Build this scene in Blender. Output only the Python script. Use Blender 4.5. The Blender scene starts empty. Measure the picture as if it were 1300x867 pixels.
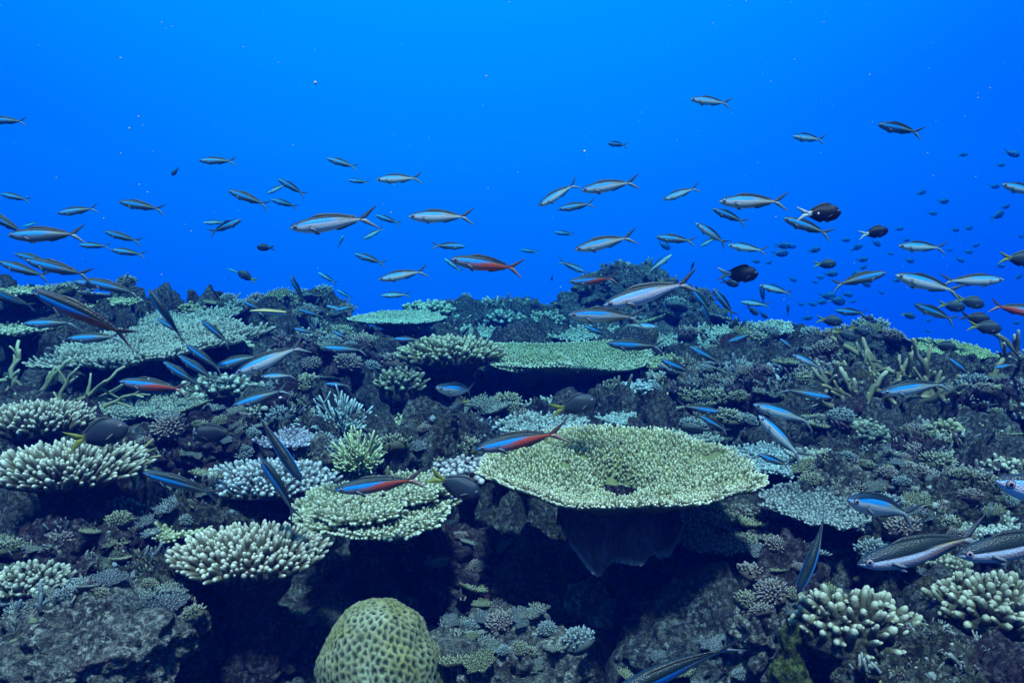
import bpy, math, random
import numpy as np
from mathutils import Vector, Matrix
R = math.radians
scn = bpy.context.scene
COL = scn.collection

# ------------------------------------------------------------------ camera
F = 1126.0                       # focal length in pixels of the 1300 px wide photograph
CAM = np.array([0.0, 0.0, 1.0])
PITCH = R(-9.05)
cam_d = bpy.data.cameras.new('camera')
cam_d.sensor_width = 36.0
cam_d.lens = F / 1300 * 36
cam_d.clip_start = 0.02
cam_d.clip_end = 200
cam = bpy.data.objects.new('camera', cam_d)
cam.location = CAM
cam.rotation_euler = (R(90) + PITCH, 0, 0)
COL.objects.link(cam)
scn.camera = cam

# ------------------------------------------------------------------ light: blue water, daylight from above
SUN_EL, SUN_AZ = 69.0, 178.0     # azimuth clockwise from +Y: almost overhead
w = bpy.data.worlds.new('World')
scn.world = w
w.use_nodes = True
nt = w.node_tree
nt.nodes.clear()
out = nt.nodes.new('ShaderNodeOutputWorld')
sky = nt.nodes.new('ShaderNodeTexSky')
sky.sky_type = 'NISHITA'
sky.sun_disc = False
sky.sun_elevation = R(SUN_EL)
sky.sun_rotation = R(SUN_AZ)
tc = nt.nodes.new('ShaderNodeTexCoord')
# daylight coming down through the surface, filtered by the water
tint = nt.nodes.new('ShaderNodeMix'); tint.data_type = 'RGBA'; tint.blend_type = 'MULTIPLY'
tint.inputs[0].default_value = 1.0
nt.links.new(sky.outputs[0], tint.inputs[6])
tint.inputs[7].default_value = (0.45, 0.70, 1.0, 1)
bg_sky = nt.nodes.new('ShaderNodeBackground'); bg_sky.inputs[1].default_value = 0.08
nt.links.new(tint.outputs[2], bg_sky.inputs[0])
# open blue water seen sideways: brighter towards the sunlit surface ahead
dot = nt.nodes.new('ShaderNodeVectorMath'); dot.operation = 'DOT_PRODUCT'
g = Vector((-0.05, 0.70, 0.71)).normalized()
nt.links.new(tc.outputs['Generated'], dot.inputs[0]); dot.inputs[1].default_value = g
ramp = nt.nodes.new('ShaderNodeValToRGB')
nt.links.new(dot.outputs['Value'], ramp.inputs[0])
el = ramp.color_ramp.elements
el[0].position = 0.0; el[0].color = (0.075, 0.085, 0.26, 1)  # low end: added neutral fill from behind and below, not the water's colour
el[1].position = 1.0; el[1].color = (0.0, 0.46, 1.3, 1)
for p_, c_ in ((0.35, (0.0, 0.016, 0.30, 1)), (0.54, (0.0, 0.066, 0.95, 1)), (0.70, (0.0, 0.165, 1.15, 1)), (0.85, (0.0, 0.33, 1.2, 1))):
    e = el.new(p_); e.color = c_
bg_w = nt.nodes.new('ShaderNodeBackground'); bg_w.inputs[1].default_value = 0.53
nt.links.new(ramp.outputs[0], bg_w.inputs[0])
sep = nt.nodes.new('ShaderNodeSeparateXYZ'); nt.links.new(tc.outputs['Generated'], sep.inputs[0])
mr = nt.nodes.new('ShaderNodeMapRange'); mr.interpolation_type = 'SMOOTHSTEP'
mr.inputs[1].default_value = 0.30; mr.inputs[2].default_value = 0.72
nt.links.new(sep.outputs[2], mr.inputs[0])
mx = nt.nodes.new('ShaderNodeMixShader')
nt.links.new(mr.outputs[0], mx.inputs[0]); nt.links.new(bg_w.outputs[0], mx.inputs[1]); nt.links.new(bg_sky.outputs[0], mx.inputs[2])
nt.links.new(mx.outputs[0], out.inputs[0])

sun_d = bpy.data.lights.new('sun', 'SUN')
sun_d.energy = 5.0
sun_d.angle = R(5)
sun_d.color = (0.96, 0.54, 0.70)
sun = bpy.data.objects.new('sun', sun_d)
sd = Vector((math.sin(R(SUN_AZ)) * math.cos(R(SUN_EL)), math.cos(R(SUN_AZ)) * math.cos(R(SUN_EL)), math.sin(R(SUN_EL))))
sun.rotation_euler = sd.to_track_quat('Z', 'Y').to_euler()
sun.location = (0, 0, 6)
COL.objects.link(sun)

scn.view_settings.view_transform = 'Standard'
scn.view_settings.look = 'None'
scn.view_settings.exposure = 0.86
scn.view_settings.gamma = 1.0
scn.view_settings.use_curve_mapping = False
scn.cycles.max_bounces = 5
scn.cycles.diffuse_bounces = 2
scn.cycles.volume_bounces = 1
scn.cycles.caustics_reflective = False
scn.cycles.caustics_refractive = False

HAZE_DENSITY = 0.27
HAZE_COLOR = (0.0, 0.010, 0.098, 1)
HAZE_ABSORB = (0.0, 1.0, 1.0, 1)

# ------------------------------------------------------------------ helpers
Rt = np.array([1.0, 0, 0]); Fw = np.array([0, math.cos(PITCH), math.sin(PITCH)]); Up = np.array([0, -math.sin(PITCH), math.cos(PITCH)])
def at(px, py, zc):
    """A place in the world: the photograph's pixel (1300 x 867) at zc metres ahead of the camera."""
    return CAM + zc * (Fw + Rt * (px - 650) / F + Up * (433.5 - py) / F)

def _hash(ix, iy, iz, s):
    h = (ix * 374761393 + iy * 668265263 + iz * 2147483647 + s * 1274126177) & 0xffffffff
    h = ((h ^ (h >> 13)) * 1274126177) & 0xffffffff
    h = ((h ^ (h >> 16)) * 2246822519) & 0xffffffff
    return ((h ^ (h >> 15)) & 0xffffff) / float(0xffffff)

def vnoise(P, s=0):
    """value noise -1..1 at points (N,3)"""
    P = np.asarray(P, float)
    i = np.floor(P).astype(np.int64); f = P - i
    f = f * f * f * (f * (f * 6 - 15) + 10)
    r = np.zeros(len(P))
    for dx in (0, 1):
        wx = f[:, 0] if dx else 1 - f[:, 0]
        for dy in (0, 1):
            wy = f[:, 1] if dy else 1 - f[:, 1]
            for dz in (0, 1):
                wz = f[:, 2] if dz else 1 - f[:, 2]
                r += wx * wy * wz * _hash(i[:, 0] + dx, i[:, 1] + dy, i[:, 2] + dz, s)
    return r * 2 - 1

def fbm(P, octaves=4, s=0, gain=0.5):
    P = np.asarray(P, float); r = np.zeros(len(P)); a = 1.0; t = 0
    for o in range(octaves):
        r += a * vnoise(P * (2 ** o) + o * 17.3, s + o); t += a; a *= gain
    return r / t

def worley(P, s=0, flat=False):
    """distance to the nearest jittered cell point (0..~1)"""
    P = np.asarray(P, float); i = np.floor(P).astype(np.int64)
    best = np.full(len(P), 9.0)
    for dx in (-1, 0, 1):
        for dy in (-1, 0, 1):
            for dz in ((0,) if flat else (-1, 0, 1)):
                c = i + np.array([dx, dy, dz])
                q = [_hash(c[:, 0], c[:, 1], c[:, 2], s + k) for k in range(3)]
                d = (c[:, 0] + q[0] - P[:, 0]) ** 2 + (c[:, 1] + q[1] - P[:, 1]) ** 2
                if not flat: d = d + (c[:, 2] + q[2] - P[:, 2]) ** 2
                best = np.minimum(best, d)
    return np.sqrt(best)

def mesh_of(name, V, Q=None, T=None, C=None):
    V = np.asarray(V, np.float32).reshape(-1, 3)
    Q = np.zeros((0, 4), np.int32) if Q is None else np.asarray(Q, np.int32).reshape(-1, 4)
    T = np.zeros((0, 3), np.int32) if T is None else np.asarray(T, np.int32).reshape(-1, 3)
    me = bpy.data.meshes.new(name)
    me.vertices.add(len(V)); me.vertices.foreach_set('co', V.ravel())
    nl = len(Q) * 4 + len(T) * 3
    me.loops.add(nl); me.loops.foreach_set('vertex_index', np.concatenate([Q.ravel(), T.ravel()]))
    n = len(Q) + len(T)
    me.polygons.add(n)
    me.polygons.foreach_set('loop_start', np.concatenate([np.arange(len(Q)) * 4, len(Q) * 4 + np.arange(len(T)) * 3]).astype(np.int32))
    me.polygons.foreach_set('use_smooth', np.ones(n, bool))
    me.update(calc_edges=True)
    if C is not None:
        C = np.asarray(C, np.float32)
        if C.shape[1] == 3: C = np.hstack([C, np.ones((len(C), 1), np.float32)])
        a = me.color_attributes.new('Col', 'FLOAT_COLOR', 'POINT')
        a.data.foreach_set('color', C.ravel())
    return me

def link(name, me, mat, parent=None, loc=(0, 0, 0), rot=None, scale=None):
    o = bpy.data.objects.new(name, me); COL.objects.link(o)
    if me is not None and mat is not None and not me.materials: me.materials.append(mat)
    o.location = loc
    if rot is not None: o.rotation_euler = rot
    if scale is not None: o.scale = (scale,) * 3 if np.isscalar(scale) else scale
    if parent is not None: o.parent = parent
    return o

def thing(name, label, cat, loc, group=None):
    o = bpy.data.objects.new(name, None); COL.objects.link(o)
    o.empty_display_size = 0.05
    o.location = loc; o['label'] = label; o['category'] = cat
    if group: o['group'] = group
    return o

def grid_faces(nu, nv, wrap=False):
    """quads of a grid of nu rows by nv columns"""
    a = np.arange(nu - 1)[:, None] * nv + np.arange(nv if wrap else nv - 1)[None, :]
    b = np.arange(nu - 1)[:, None] * nv + ((np.arange(nv if wrap else nv - 1) + 1) % nv)[None, :]
    return np.stack([a, b, b + nv, a + nv], -1).reshape(-1, 4)

class MB:
    """collects pieces into one mesh"""
    def __init__(s): s.V = []; s.Q = []; s.T = []; s.C = []; s.n = 0
    def add(s, V, Q=None, T=None, C=None):
        V = np.asarray(V, float); s.V.append(V)
        if Q is not None and len(Q): s.Q.append(np.asarray(Q) + s.n)
        if T is not None and len(T): s.T.append(np.asarray(T) + s.n)
        if C is None: C = np.ones((len(V), 3))
        C = np.asarray(C, float)
        if C.ndim == 1: C = np.tile(C, (len(V), 1))
        s.C.append(C); s.n += len(V)
    def mesh(s, name):
        return mesh_of(name, np.concatenate(s.V), np.concatenate(s.Q) if s.Q else None, np.concatenate(s.T) if s.T else None, np.concatenate(s.C))

def frames(D):
    """rotation matrices whose Z is the direction D (N,3)"""
    D = D / np.linalg.norm(D, axis=1, keepdims=True)
    a = np.where(np.abs(D[:, 2:3]) < 0.9, np.array([[0, 0, 1.0]]), np.array([[1.0, 0, 0]]))
    X = np.cross(a, D); X /= np.linalg.norm(X, axis=1, keepdims=True)
    Y = np.cross(D, X)
    return np.stack([X, Y, D], -1)

def stamp(mb, tmpl, M, P, C0, C1):
    """many copies of a template (V, Q, T, t) placed by matrices M (N,3,3) at P (N,3); colour runs C0 -> C1 along t"""
    V, Q, T, t = tmpl
    N = len(P); k = len(V)
    W = np.einsum('nij,kj->nki', M, V) + P[:, None, :]
    C = C0[:, None, :] * (1 - t)[None, :, None] + C1[:, None, :] * t[None, :, None]
    off = (np.arange(N) * k)[:, None, None]
    mb.add(W.reshape(-1, 3), (Q[None] + off).reshape(-1, 4) if len(Q) else None, (T[None] + off).reshape(-1, 3) if len(T) else None, C.reshape(-1, 3))

def finger_tmpl(sides=6, rings=5, taper=0.75, knob=0.0, seed=0, bend=0.0, rough=0.0):
    rng = np.random.default_rng(seed)
    V = []; t = []
    zs = np.concatenate([np.linspace(0, 0.8, rings - 1), [0.93]])
    rr = np.concatenate([1 - (1 - taper) * np.linspace(0, 1, rings - 1) + knob * np.sin(np.linspace(0, math.pi, rings - 1)), [taper * 0.68]])
    for i, (z, r) in enumerate(zip(zs, rr)):
        for k in range(sides):
            a = 2 * math.pi * (k + 0.5 * (i % 2)) / sides
            q = r * (1 + rough * rng.normal())
            V.append((q * math.cos(a) + bend * z * z, q * math.sin(a), z)); t.append(z)
    V.append((bend, 0, 1)); t.append(1)
    Q = grid_faces(rings, sides, True)
    b = (rings - 1) * sides
    T = np.array([[b + k, b + (k + 1) % sides, rings * sides] for k in range(sides)])
    V = np.array(V); t = np.array(t)
    return V, Q, T, np.clip((t - 0.45) / 0.5, 0, 1) ** 1.8

def tube(mb, P, Rr, sides=8, c0=(1, 1, 1), c1=None, rough=0.0, rng=None, cap=True):
    P = np.asarray(P, float); Rr = np.asarray(Rr, float); n = len(P)
    c0 = np.array(c0); c1 = c0 if c1 is None else np.array(c1)
    D = np.gradient(P, axis=0); M = frames(D)
    for i in range(1, n):          # keep the frame from twisting
        x = M[i - 1][:, 0]; z = M[i][:, 2]; x = x - z * (x @ z); x /= np.linalg.norm(x); M[i] = np.stack([x, np.cross(z, x), z], -1)
    a = np.arange(sides) * 2 * math.pi / sides
    ring = np.stack([np.cos(a), np.sin(a), np.zeros(sides)], -1)
    rad = Rr[:, None] * np.ones((1, sides))
    if rough and rng is not None: rad = rad * (1 + rough * rng.normal(size=rad.shape))
    V = np.einsum('nij,nkj->nki', M, ring[None] * rad[:, :, None]) + P[:, None]
    tt = np.linspace(0, 1, n); C = c0[None] + (c1 - c0)[None] * (np.clip((tt - 0.55) / 0.45, 0, 1) ** 1.4)[:, None]
    Vf = V.reshape(-1, 3); Cf = np.repeat(C, sides, 0); Q = grid_faces(n, sides, True); T = None
    if cap:
        tip = P[-1] + M[-1][:, 2] * Rr[-1] * 0.8
        Vf = np.vstack([Vf, tip]); Cf = np.vstack([Cf, c1]); b = (n - 1) * sides
        T = np.array([[b + k, b + (k + 1) % sides, n * sides] for k in range(sides)])
    mb.add(Vf, Q, T, Cf)

def ico(sub):
    import bmesh
    bm = bmesh.new(); bmesh.ops.create_icosphere(bm, subdivisions=sub, radius=1.0)
    V = np.array([v.co[:] for v in bm.verts]); T = np.array([[v.index for v in f.verts] for f in bm.faces]); bm.free()
    return V, T
ICO = {k: ico(k) for k in (1, 2, 3, 5, 6)}

# ------------------------------------------------------------------ materials
def mat_nodes(name):
    m = bpy.data.materials.new(name); m.use_nodes = True
    nt = m.node_tree; p = nt.nodes['Principled BSDF']
    return m, nt, p
def N(nt, t, **k):
    n = nt.nodes.new(t)
    for a, v in k.items(): setattr(n, a, v)
    return n
def mix(nt, fac, a, b, blend='MIX'):
    n = N(nt, 'ShaderNodeMix', data_type='RGBA', blend_type=blend)
    for s, v in ((0, fac), (6, a), (7, b)):
        if hasattr(v, 'links') or hasattr(v, 'is_linked'): nt.links.new(v, n.inputs[s])
        elif s == 0: n.inputs[0].default_value = v
        else: n.inputs[s].default_value = (*v, 1) if len(v) == 3 else v
    return n.outputs[2]
def noise(nt, scale, detail=4, rough=0.6, coord='Object'):
    tcn = N(nt, 'ShaderNodeTexCoord'); n = N(nt, 'ShaderNodeTexNoise')
    n.inputs['Scale'].default_value = scale; n.inputs['Detail'].default_value = detail; n.inputs['Roughness'].default_value = rough
    nt.links.new(tcn.outputs[coord], n.inputs['Vector'])
    return n.outputs['Fac']
def cramp(nt, src, stops):
    r = N(nt, 'ShaderNodeValToRGB'); nt.links.new(src, r.inputs[0]); e = r.color_ramp.elements
    e[0].position, e[0].color = stops[0][0], (*stops[0][1], 1)
    e[1].position, e[1].color = stops[-1][0], (*stops[-1][1], 1)
    for p_, c_ in stops[1:-1]: x = e.new(p_); x.color = (*c_, 1)
    return r.outputs[0]

def coral_mat(name, bump=0.4, scale=260, rough=0.75, vary=(0.7, 1.25)):
    m, nt, p = mat_nodes(name)
    at_ = N(nt, 'ShaderNodeVertexColor', layer_name='Col')
    n1 = noise(nt, 18, 4); n2 = noise(nt, scale, 3)
    v = cramp(nt, n1, [(0.3, (vary[0],) * 3), (0.7, (vary[1],) * 3)])
    c = mix(nt, 1.0, at_.outputs[0], v, 'MULTIPLY')
    c = mix(nt, 0.6, c, cramp(nt, n2, [(0.35, (0.6, 0.62, 0.6)), (0.65, (1.2, 1.2, 1.2))]), 'MULTIPLY')
    nt.links.new(c, p.inputs['Base Color'])
    p.inputs['Roughness'].default_value = rough; p.inputs['Specular IOR Level'].default_value = 0.25
    b = N(nt, 'ShaderNodeBump'); b.inputs['Strength'].default_value = bump; b.inputs['Distance'].default_value = 0.002
    nt.links.new(n2, b.inputs['Height']); nt.links.new(b.outputs[0], p.inputs['Normal'])
    return m

def rock_mat(name, palette, speck=(0.55, 0.6, 0.55), seed=0.0, speck_amt=0.6, coord='Object'):
    """encrusted reef rock: turf algae, coralline crusts and pale grit in patches"""
    m, nt, p = mat_nodes(name)
    n1 = noise(nt, 3.8, 6, 0.62, coord); n2 = noise(nt, 22, 6, 0.7, coord); n3 = noise(nt, 95, 5, 0.7, coord); n4 = noise(nt, 8.3, 5, 0.62, coord)
    a = cramp(nt, n1, [(0.30, palette[0]), (0.45, palette[1]), (0.56, palette[2]), (0.70, palette[3])])
    b = cramp(nt, n2, [(0.32, palette[1]), (0.48, palette[3]), (0.60, palette[0]), (0.72, palette[2])])
    c = mix(nt, 0.5, a, b)
    pk = cramp(nt, n4, [(0.59, (0, 0, 0)), (0.66, (1, 1, 1))])
    c = mix(nt, pk, c, palette[4])
    sp = cramp(nt, n3, [(0.50, (0, 0, 0)), (0.60, (min(1, speck_amt * 0.9),) * 3)])
    sm = cramp(nt, n2, [(0.42, (0.15,) * 3), (0.60, (1, 1, 1))])
    spk = N(nt, 'ShaderNodeMix', data_type='RGBA', blend_type='MULTIPLY'); spk.inputs[0].default_value = 1
    nt.links.new(sp, spk.inputs[6]); nt.links.new(sm, spk.inputs[7])
    c = mix(nt, spk.outputs[2], c, speck)
    n5 = noise(nt, 260, 4, 0.7, coord)
    dk = cramp(nt, n3, [(0.36, (0.16, 0.16, 0.19)), (0.52, (1, 1, 1))])
    c = mix(nt, 0.9, c, dk, 'MULTIPLY')
    c = mix(nt, 0.85, c, cramp(nt, n5, [(0.36, (0.35, 0.36, 0.38)), (0.62, (1.45, 1.45, 1.4))]), 'MULTIPLY')
    c = mix(nt, 1.0, c, (0.74, 0.74, 0.76), 'MULTIPLY')
    nt.links.new(c, p.inputs['Base Color'])
    p.inputs['Roughness'].default_value = 0.85; p.inputs['Specular IOR Level'].default_value = 0.2
    add = N(nt, 'ShaderNodeMath', operation='ADD'); nt.links.new(n2, add.inputs[0]); nt.links.new(n3, add.inputs[1])
    add2 = N(nt, 'ShaderNodeMath', operation='MULTIPLY_ADD'); nt.links.new(n5, add2.inputs[0]); add2.inputs[1].default_value = 0.5; nt.links.new(add.outputs[0], add2.inputs[2])
    bp = N(nt, 'ShaderNodeBump'); bp.inputs['Strength'].default_value = 0.9; bp.inputs['Distance'].default_value = 0.016
    nt.links.new(add2.outputs[0], bp.inputs['Height']); nt.links.new(bp.outputs[0], p.inputs['Normal'])
    return m

M_CORAL = coral_mat('coral_skin')
M_FINGER = coral_mat('coral_finger_skin', 0.9, 330)
M_BRAIN = coral_mat('honeycomb_coral_skin', 0.3, 500, 0.6)
GREYS = [(0.02, 0.023, 0.02), (0.075, 0.085, 0.07), (0.19, 0.205, 0.17), (0.035, 0.038, 0.035), (0.13, 0.12, 0.05)]
OLIVES = [(0.018, 0.02, 0.012), (0.065, 0.065, 0.038), (0.16, 0.165, 0.10), (0.032, 0.03, 0.024), (0.16, 0.06, 0.035)]
MAROONS = [(0.012, 0.009, 0.011), (0.04, 0.022, 0.028), (0.11, 0.09, 0.075), (0.025, 0.014, 0.018), (0.24, 0.035, 0.035)]
PALES = [(0.035, 0.036, 0.03), (0.13, 0.13, 0.10), (0.36, 0.35, 0.28), (0.06, 0.055, 0.05), (0.20, 0.09, 0.10)]
M_ROCK = {'grey': rock_mat('encrusted_grey_rock', GREYS), 'olive': rock_mat('turfed_olive_rock', OLIVES, (0.42, 0.46, 0.34)),
          'maroon': rock_mat('crusted_maroon_rock', MAROONS, (0.40, 0.38, 0.40), speck_amt=0.5), 'pale': rock_mat('bleached_pale_rock', PALES, (0.80, 0.77, 0.64), speck_amt=0.85)}
M_GROUND = rock_mat('reef_ground_skin', [(0.012, 0.012, 0.015), (0.05, 0.053, 0.045), (0.15, 0.16, 0.135), (0.028, 0.022, 0.026), (0.10, 0.075, 0.03)], (0.48, 0.52, 0.46), speck_amt=0.6)

# ------------------------------------------------------------------ table: where the plate corals stand (needed by the ground)
# px, py, distance, half-width px, look, label ...  (used again below)
# ------------------------------------------------------------------ ground
CTRL = [(0, 867, 1.40), (300, 867, 1.72), (650, 867, 1.78), (1000, 867, 1.58), (1300, 867, 1.35),
        (0, 760, 1.68), (300, 760, 1.95), (650, 760, 2.0), (1000, 760, 1.8), (1300, 760, 1.58),
        (0, 660, 2.02), (300, 650, 2.1), (650, 660, 2.15), (1000, 660, 2.0), (1300, 650, 1.9),
        (0, 560, 2.40), (300, 560, 2.45), (600, 565, 2.5), (900, 560, 2.5), (1100, 560, 2.35), (1300, 560, 2.2),
        (0, 500, 2.7), (300, 500, 2.9), (500, 500, 3.1), (850, 500, 3.0), (1100, 500, 2.7), (1300, 505, 2.45),
        (600, 525, 3.0), (700, 535, 2.98), (790, 530, 2.98), (690, 550, 2.72), (0, 440, 3.1), (200, 440, 3.2), (330, 445, 3.5), (450, 445, 4.0), (620, 440, 4.2), (850, 450, 3.8), (1000, 455, 3.3), (1150, 462, 2.95), (1300, 485, 2.65),
        (0, 385, 3.5), (150, 395, 3.6), (260, 402, 3.9), (400, 414, 4.7), (470, 424, 5.0), (560, 412, 5.4), (640, 410, 5.6), (700, 408, 5.6), (790, 392, 5.3),
        (900, 408, 4.5), (1000, 445, 3.9), (1040, 462, 3.4), (1130, 460, 3.15), (1250, 462, 3.05), (1300, 480, 2.85)]
cp = [at(*c) for c in CTRL]
for (px, py, zc) in CTRL[-15:]:                       # beyond the crest the reef drops away
    for dz, dn in ((0.9, 0.35), (2.2, 1.6), (4.5, 3.6)):
        q = at(px, py, zc); s = (zc + dz) / zc
        cp.append(np.array([q[0] * s, q[1] * s, q[2] - dn]))
for x in (-5, -3.5, 3.5, 5): cp += [np.array([x * 1.0, 2.4, 0.35]), np.array([x * 0.8, 1.2, 0.2])]
for x in (-8, -3, 2, 8): cp += [np.array([x, 11.0, -3.8]), np.array([x * 1.3, 18.0, -5.5])]
cp.append(np.array([0, 0.7, -0.05])); cp.append(np.array([-1, 0.7, 0.14])); cp.append(np.array([1, 0.7, 0.12]))
cp = np.array(cp)
PITS = []        # (x, y, radius, height): hollows kept clear under plate corals
def base_h(x, y):
    num = np.zeros_like(x); den = np.zeros_like(x)
    for c in cp:
        d2 = (x - c[0]) ** 2 + (y - c[1]) ** 2
        wt = 1.0 / (d2 + 0.012 * (0.5 + 0.3 * c[1])) ** 2
        num += wt * c[2]; den += wt
    return num / den
def ground_h(x, y):
    x = np.atleast_1d(np.asarray(x, float)); y = np.atleast_1d(np.asarray(y, float))
    P = np.stack([x, y, np.zeros_like(x)], -1)
    wx = x + 0.05 * vnoise(P * 5, 3) + 0.02 * vnoise(P * 14, 4); wy = y + 0.05 * vnoise(P * 5, 5) + 0.02 * vnoise(P * 14, 6)
    W = np.stack([wx, wy, np.zeros_like(x)], -1)
    h = base_h(x, y)
    a = np.clip(y / 2.2, 0.6, 1.2)
    l1 = np.sqrt(np.clip(1 - (worley(W * 2.9, 11, True) / 0.75) ** 2, 0, 1))
    l2 = np.sqrt(np.clip(1 - (worley(W * 8.5, 21, True) / 0.7) ** 2, 0, 1))
    l3 = np.sqrt(np.clip(1 - (worley(W * 21, 31, True) / 0.7) ** 2, 0, 1))
    m2 = 0.5 + 0.5 * vnoise(W * 2.3, 51)
    d0 = 0.18 * (l1 - 0.74) + 0.10 * (l2 - 0.60) * (0.4 + m2) + 0.09 * fbm(W * 4, 3, 8)
    st = 0.062; q_ = d0 / st + 0.35 * fbm(W * 7, 2, 61); k_ = np.floor(q_); fr = q_ - k_
    d0 = 0.55 * d0 + 0.45 * st * (k_ + np.clip((fr - 0.08) / 0.22, 0, 1) ** 1.5 * 0.9 + 0.1 * fr)
    cre = np.clip((1 - np.abs(fbm(W * 2.3, 2, 64)) * 3.2 - 0.62) / 0.38, 0, 1)
    d = d0 - 0.20 * cre + 0.036 * (l3 - 0.5) + 0.026 * fbm(W * 28, 3, 9)
    h = h - 0.035 + d * a
    for (cx, cy, r, z) in PITS:
        q = np.sqrt((x - cx) ** 2 + (y - cy) ** 2)
        lim = z + np.clip((q - r) / 0.12, 0, 1) * 0.8 + 0.4 * d
        h = np.minimum(h, lim)
    return h
def gh(x, y): return float(ground_h([x], [y])[0])

# ------------------------------------------------------------------ reef builders
def crv(pts, t):
    """smooth curve through points"""
    x = np.array([p[0] for p in pts], float); y = np.array([p[1] for p in pts], float)
    m = np.gradient(y, x); i = np.clip(np.searchsorted(x, t) - 1, 0, len(x) - 2); h = x[i + 1] - x[i]; u = np.clip((t - x[i]) / h, 0, 1)
    return (2 * u ** 3 - 3 * u ** 2 + 1) * y[i] + (u ** 3 - 2 * u ** 2 + u) * h * m[i] + (-2 * u ** 3 + 3 * u ** 2) * y[i + 1] + (u ** 3 - u ** 2) * h * m[i + 1]
FT = [finger_tmpl(6, 4, 0.72, 0.05, s, 0.12) for s in range(3)]
FT_FINE = [finger_tmpl(10, 9, (0.62, 0.72, 0.80, 0.66, 0.9)[s], 0.08, s, (0.3, -0.2, 0.1, 0.45, 0.0)[s], 0.075) for s in range(5)]

def part_tmpl(q):
    # one branch with cup-rough skin and, on most, a budding side nub
    V, Q, T, t = finger_tmpl(14, 15, (0.60, 0.70, 0.78, 0.64, 0.86)[q], 0.08, q, (0.3, -0.2, 0.1, 0.45, 0.0)[q], 0.0)
    rad_ = np.hypot(V[:, 0] - 0, V[:, 1])
    bump = np.sqrt(np.clip(1 - (worley(np.stack([np.arctan2(V[:, 1], V[:, 0]) * 1.6, V[:, 2] * 7.5, 0 * rad_ + q], -1), q + 40) / 0.7) ** 2, 0, 1))
    V[:, :2] *= (0.90 + 0.20 * bump + 0.05 * np.random.default_rng(q).normal(size=len(V)))[:, None]
    if q in (0, 1, 3):
        v, q2, t2, s = finger_tmpl(10, 8, 0.7, 0.08, q + 9, 0.3, 0.07)
        sgn = (1, -1, 0, 1, 0)[q]
        W = np.stack([v[:, 0] * 0.62 + sgn * v[:, 2] * 1.5 + 0.1, v[:, 1] * 0.62, v[:, 2] * 0.42 + 0.30 + 0.07 * q], -1)
        Q = np.vstack([Q, q2 + len(V)]); T = np.vstack([T, t2 + len(V)]); V = np.vstack([V, W]); t = np.concatenate([t, s * 0.8])
    return V, Q, T, t
FT_PART = [part_tmpl(q) for q in range(5)]

def disc_points(n, rng, R_out, jit=0.35):
    k = np.arange(n) + 0.5
    r = np.sqrt(k / n); a = k * 2.399963
    sp = 1 / math.sqrt(n)
    r = np.clip(r + rng.normal(size=n) * sp * jit, 0.01, 1.0); a = a + rng.normal(size=n) * sp * jit / np.maximum(r, .1)
    return r, a

def outline(rng, amp=0.08):
    ph = rng.uniform(0, 6.28, 18); am = rng.normal(size=18) * amp / (1 + np.arange(18) * 0.28)
    return lambda a: 1 + sum(am[k] * np.cos((k + 2) * a + ph[k]) for k in range(18))

def plate_mesh(name, Rm, bowl, thick, f, dish, color, seed, lip=0.0, ratio=1.0, core=0.0, hole=0):
    nr, na = 40, 120
    rr = np.linspace(0.0, 1, nr) ** 0.8; aa = np.arange(na) * 2 * math.pi / na
    r, a = np.meshgrid(rr, aa, indexing='ij')
    X = r * Rm * f(a) * np.cos(a); Y = r * Rm * f(a) * np.sin(a) * ratio
    P = np.stack([X, Y, np.full_like(X, seed)], -1).reshape(-1, 3)
    Z = dish(r, a) + 0.006 * fbm(P * 18, 3, seed).reshape(r.shape)
    top = np.stack([X, Y, Z], -1).reshape(-1, 3)
    th = thick * (1 - 0.80 * r) + core * np.exp(-(r / 0.35) ** 2)
    low = np.stack([X * 0.985, Y * 0.985, Z - th + 0.006 * fbm(P * 30 + 4, 3, seed + 1).reshape(r.shape)], -1).reshape(-1, 3)
    Q1 = grid_faces(nr, na, True); n = nr * na
    rim = np.array([[(nr - 1) * na + k, n + (nr - 1) * na + k, n + (nr - 1) * na + (k + 1) % na, (nr - 1) * na + (k + 1) % na] for k in range(na)])
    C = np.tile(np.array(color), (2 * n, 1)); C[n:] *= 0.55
    if hole: C[:n] *= np.where(((X / Rm) / (hole * 0.85)) ** 2 + ((Y / Rm) / (hole * 1.8)) ** 2 < 1, 0.12, 1.0).reshape(-1, 1)  # pit painted dark in the plate colour, standing in for its shade
    return mesh_of(name, np.vstack([top, low]), np.vstack([Q1, Q1[:, ::-1] + n, rim]), None, C)

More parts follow.
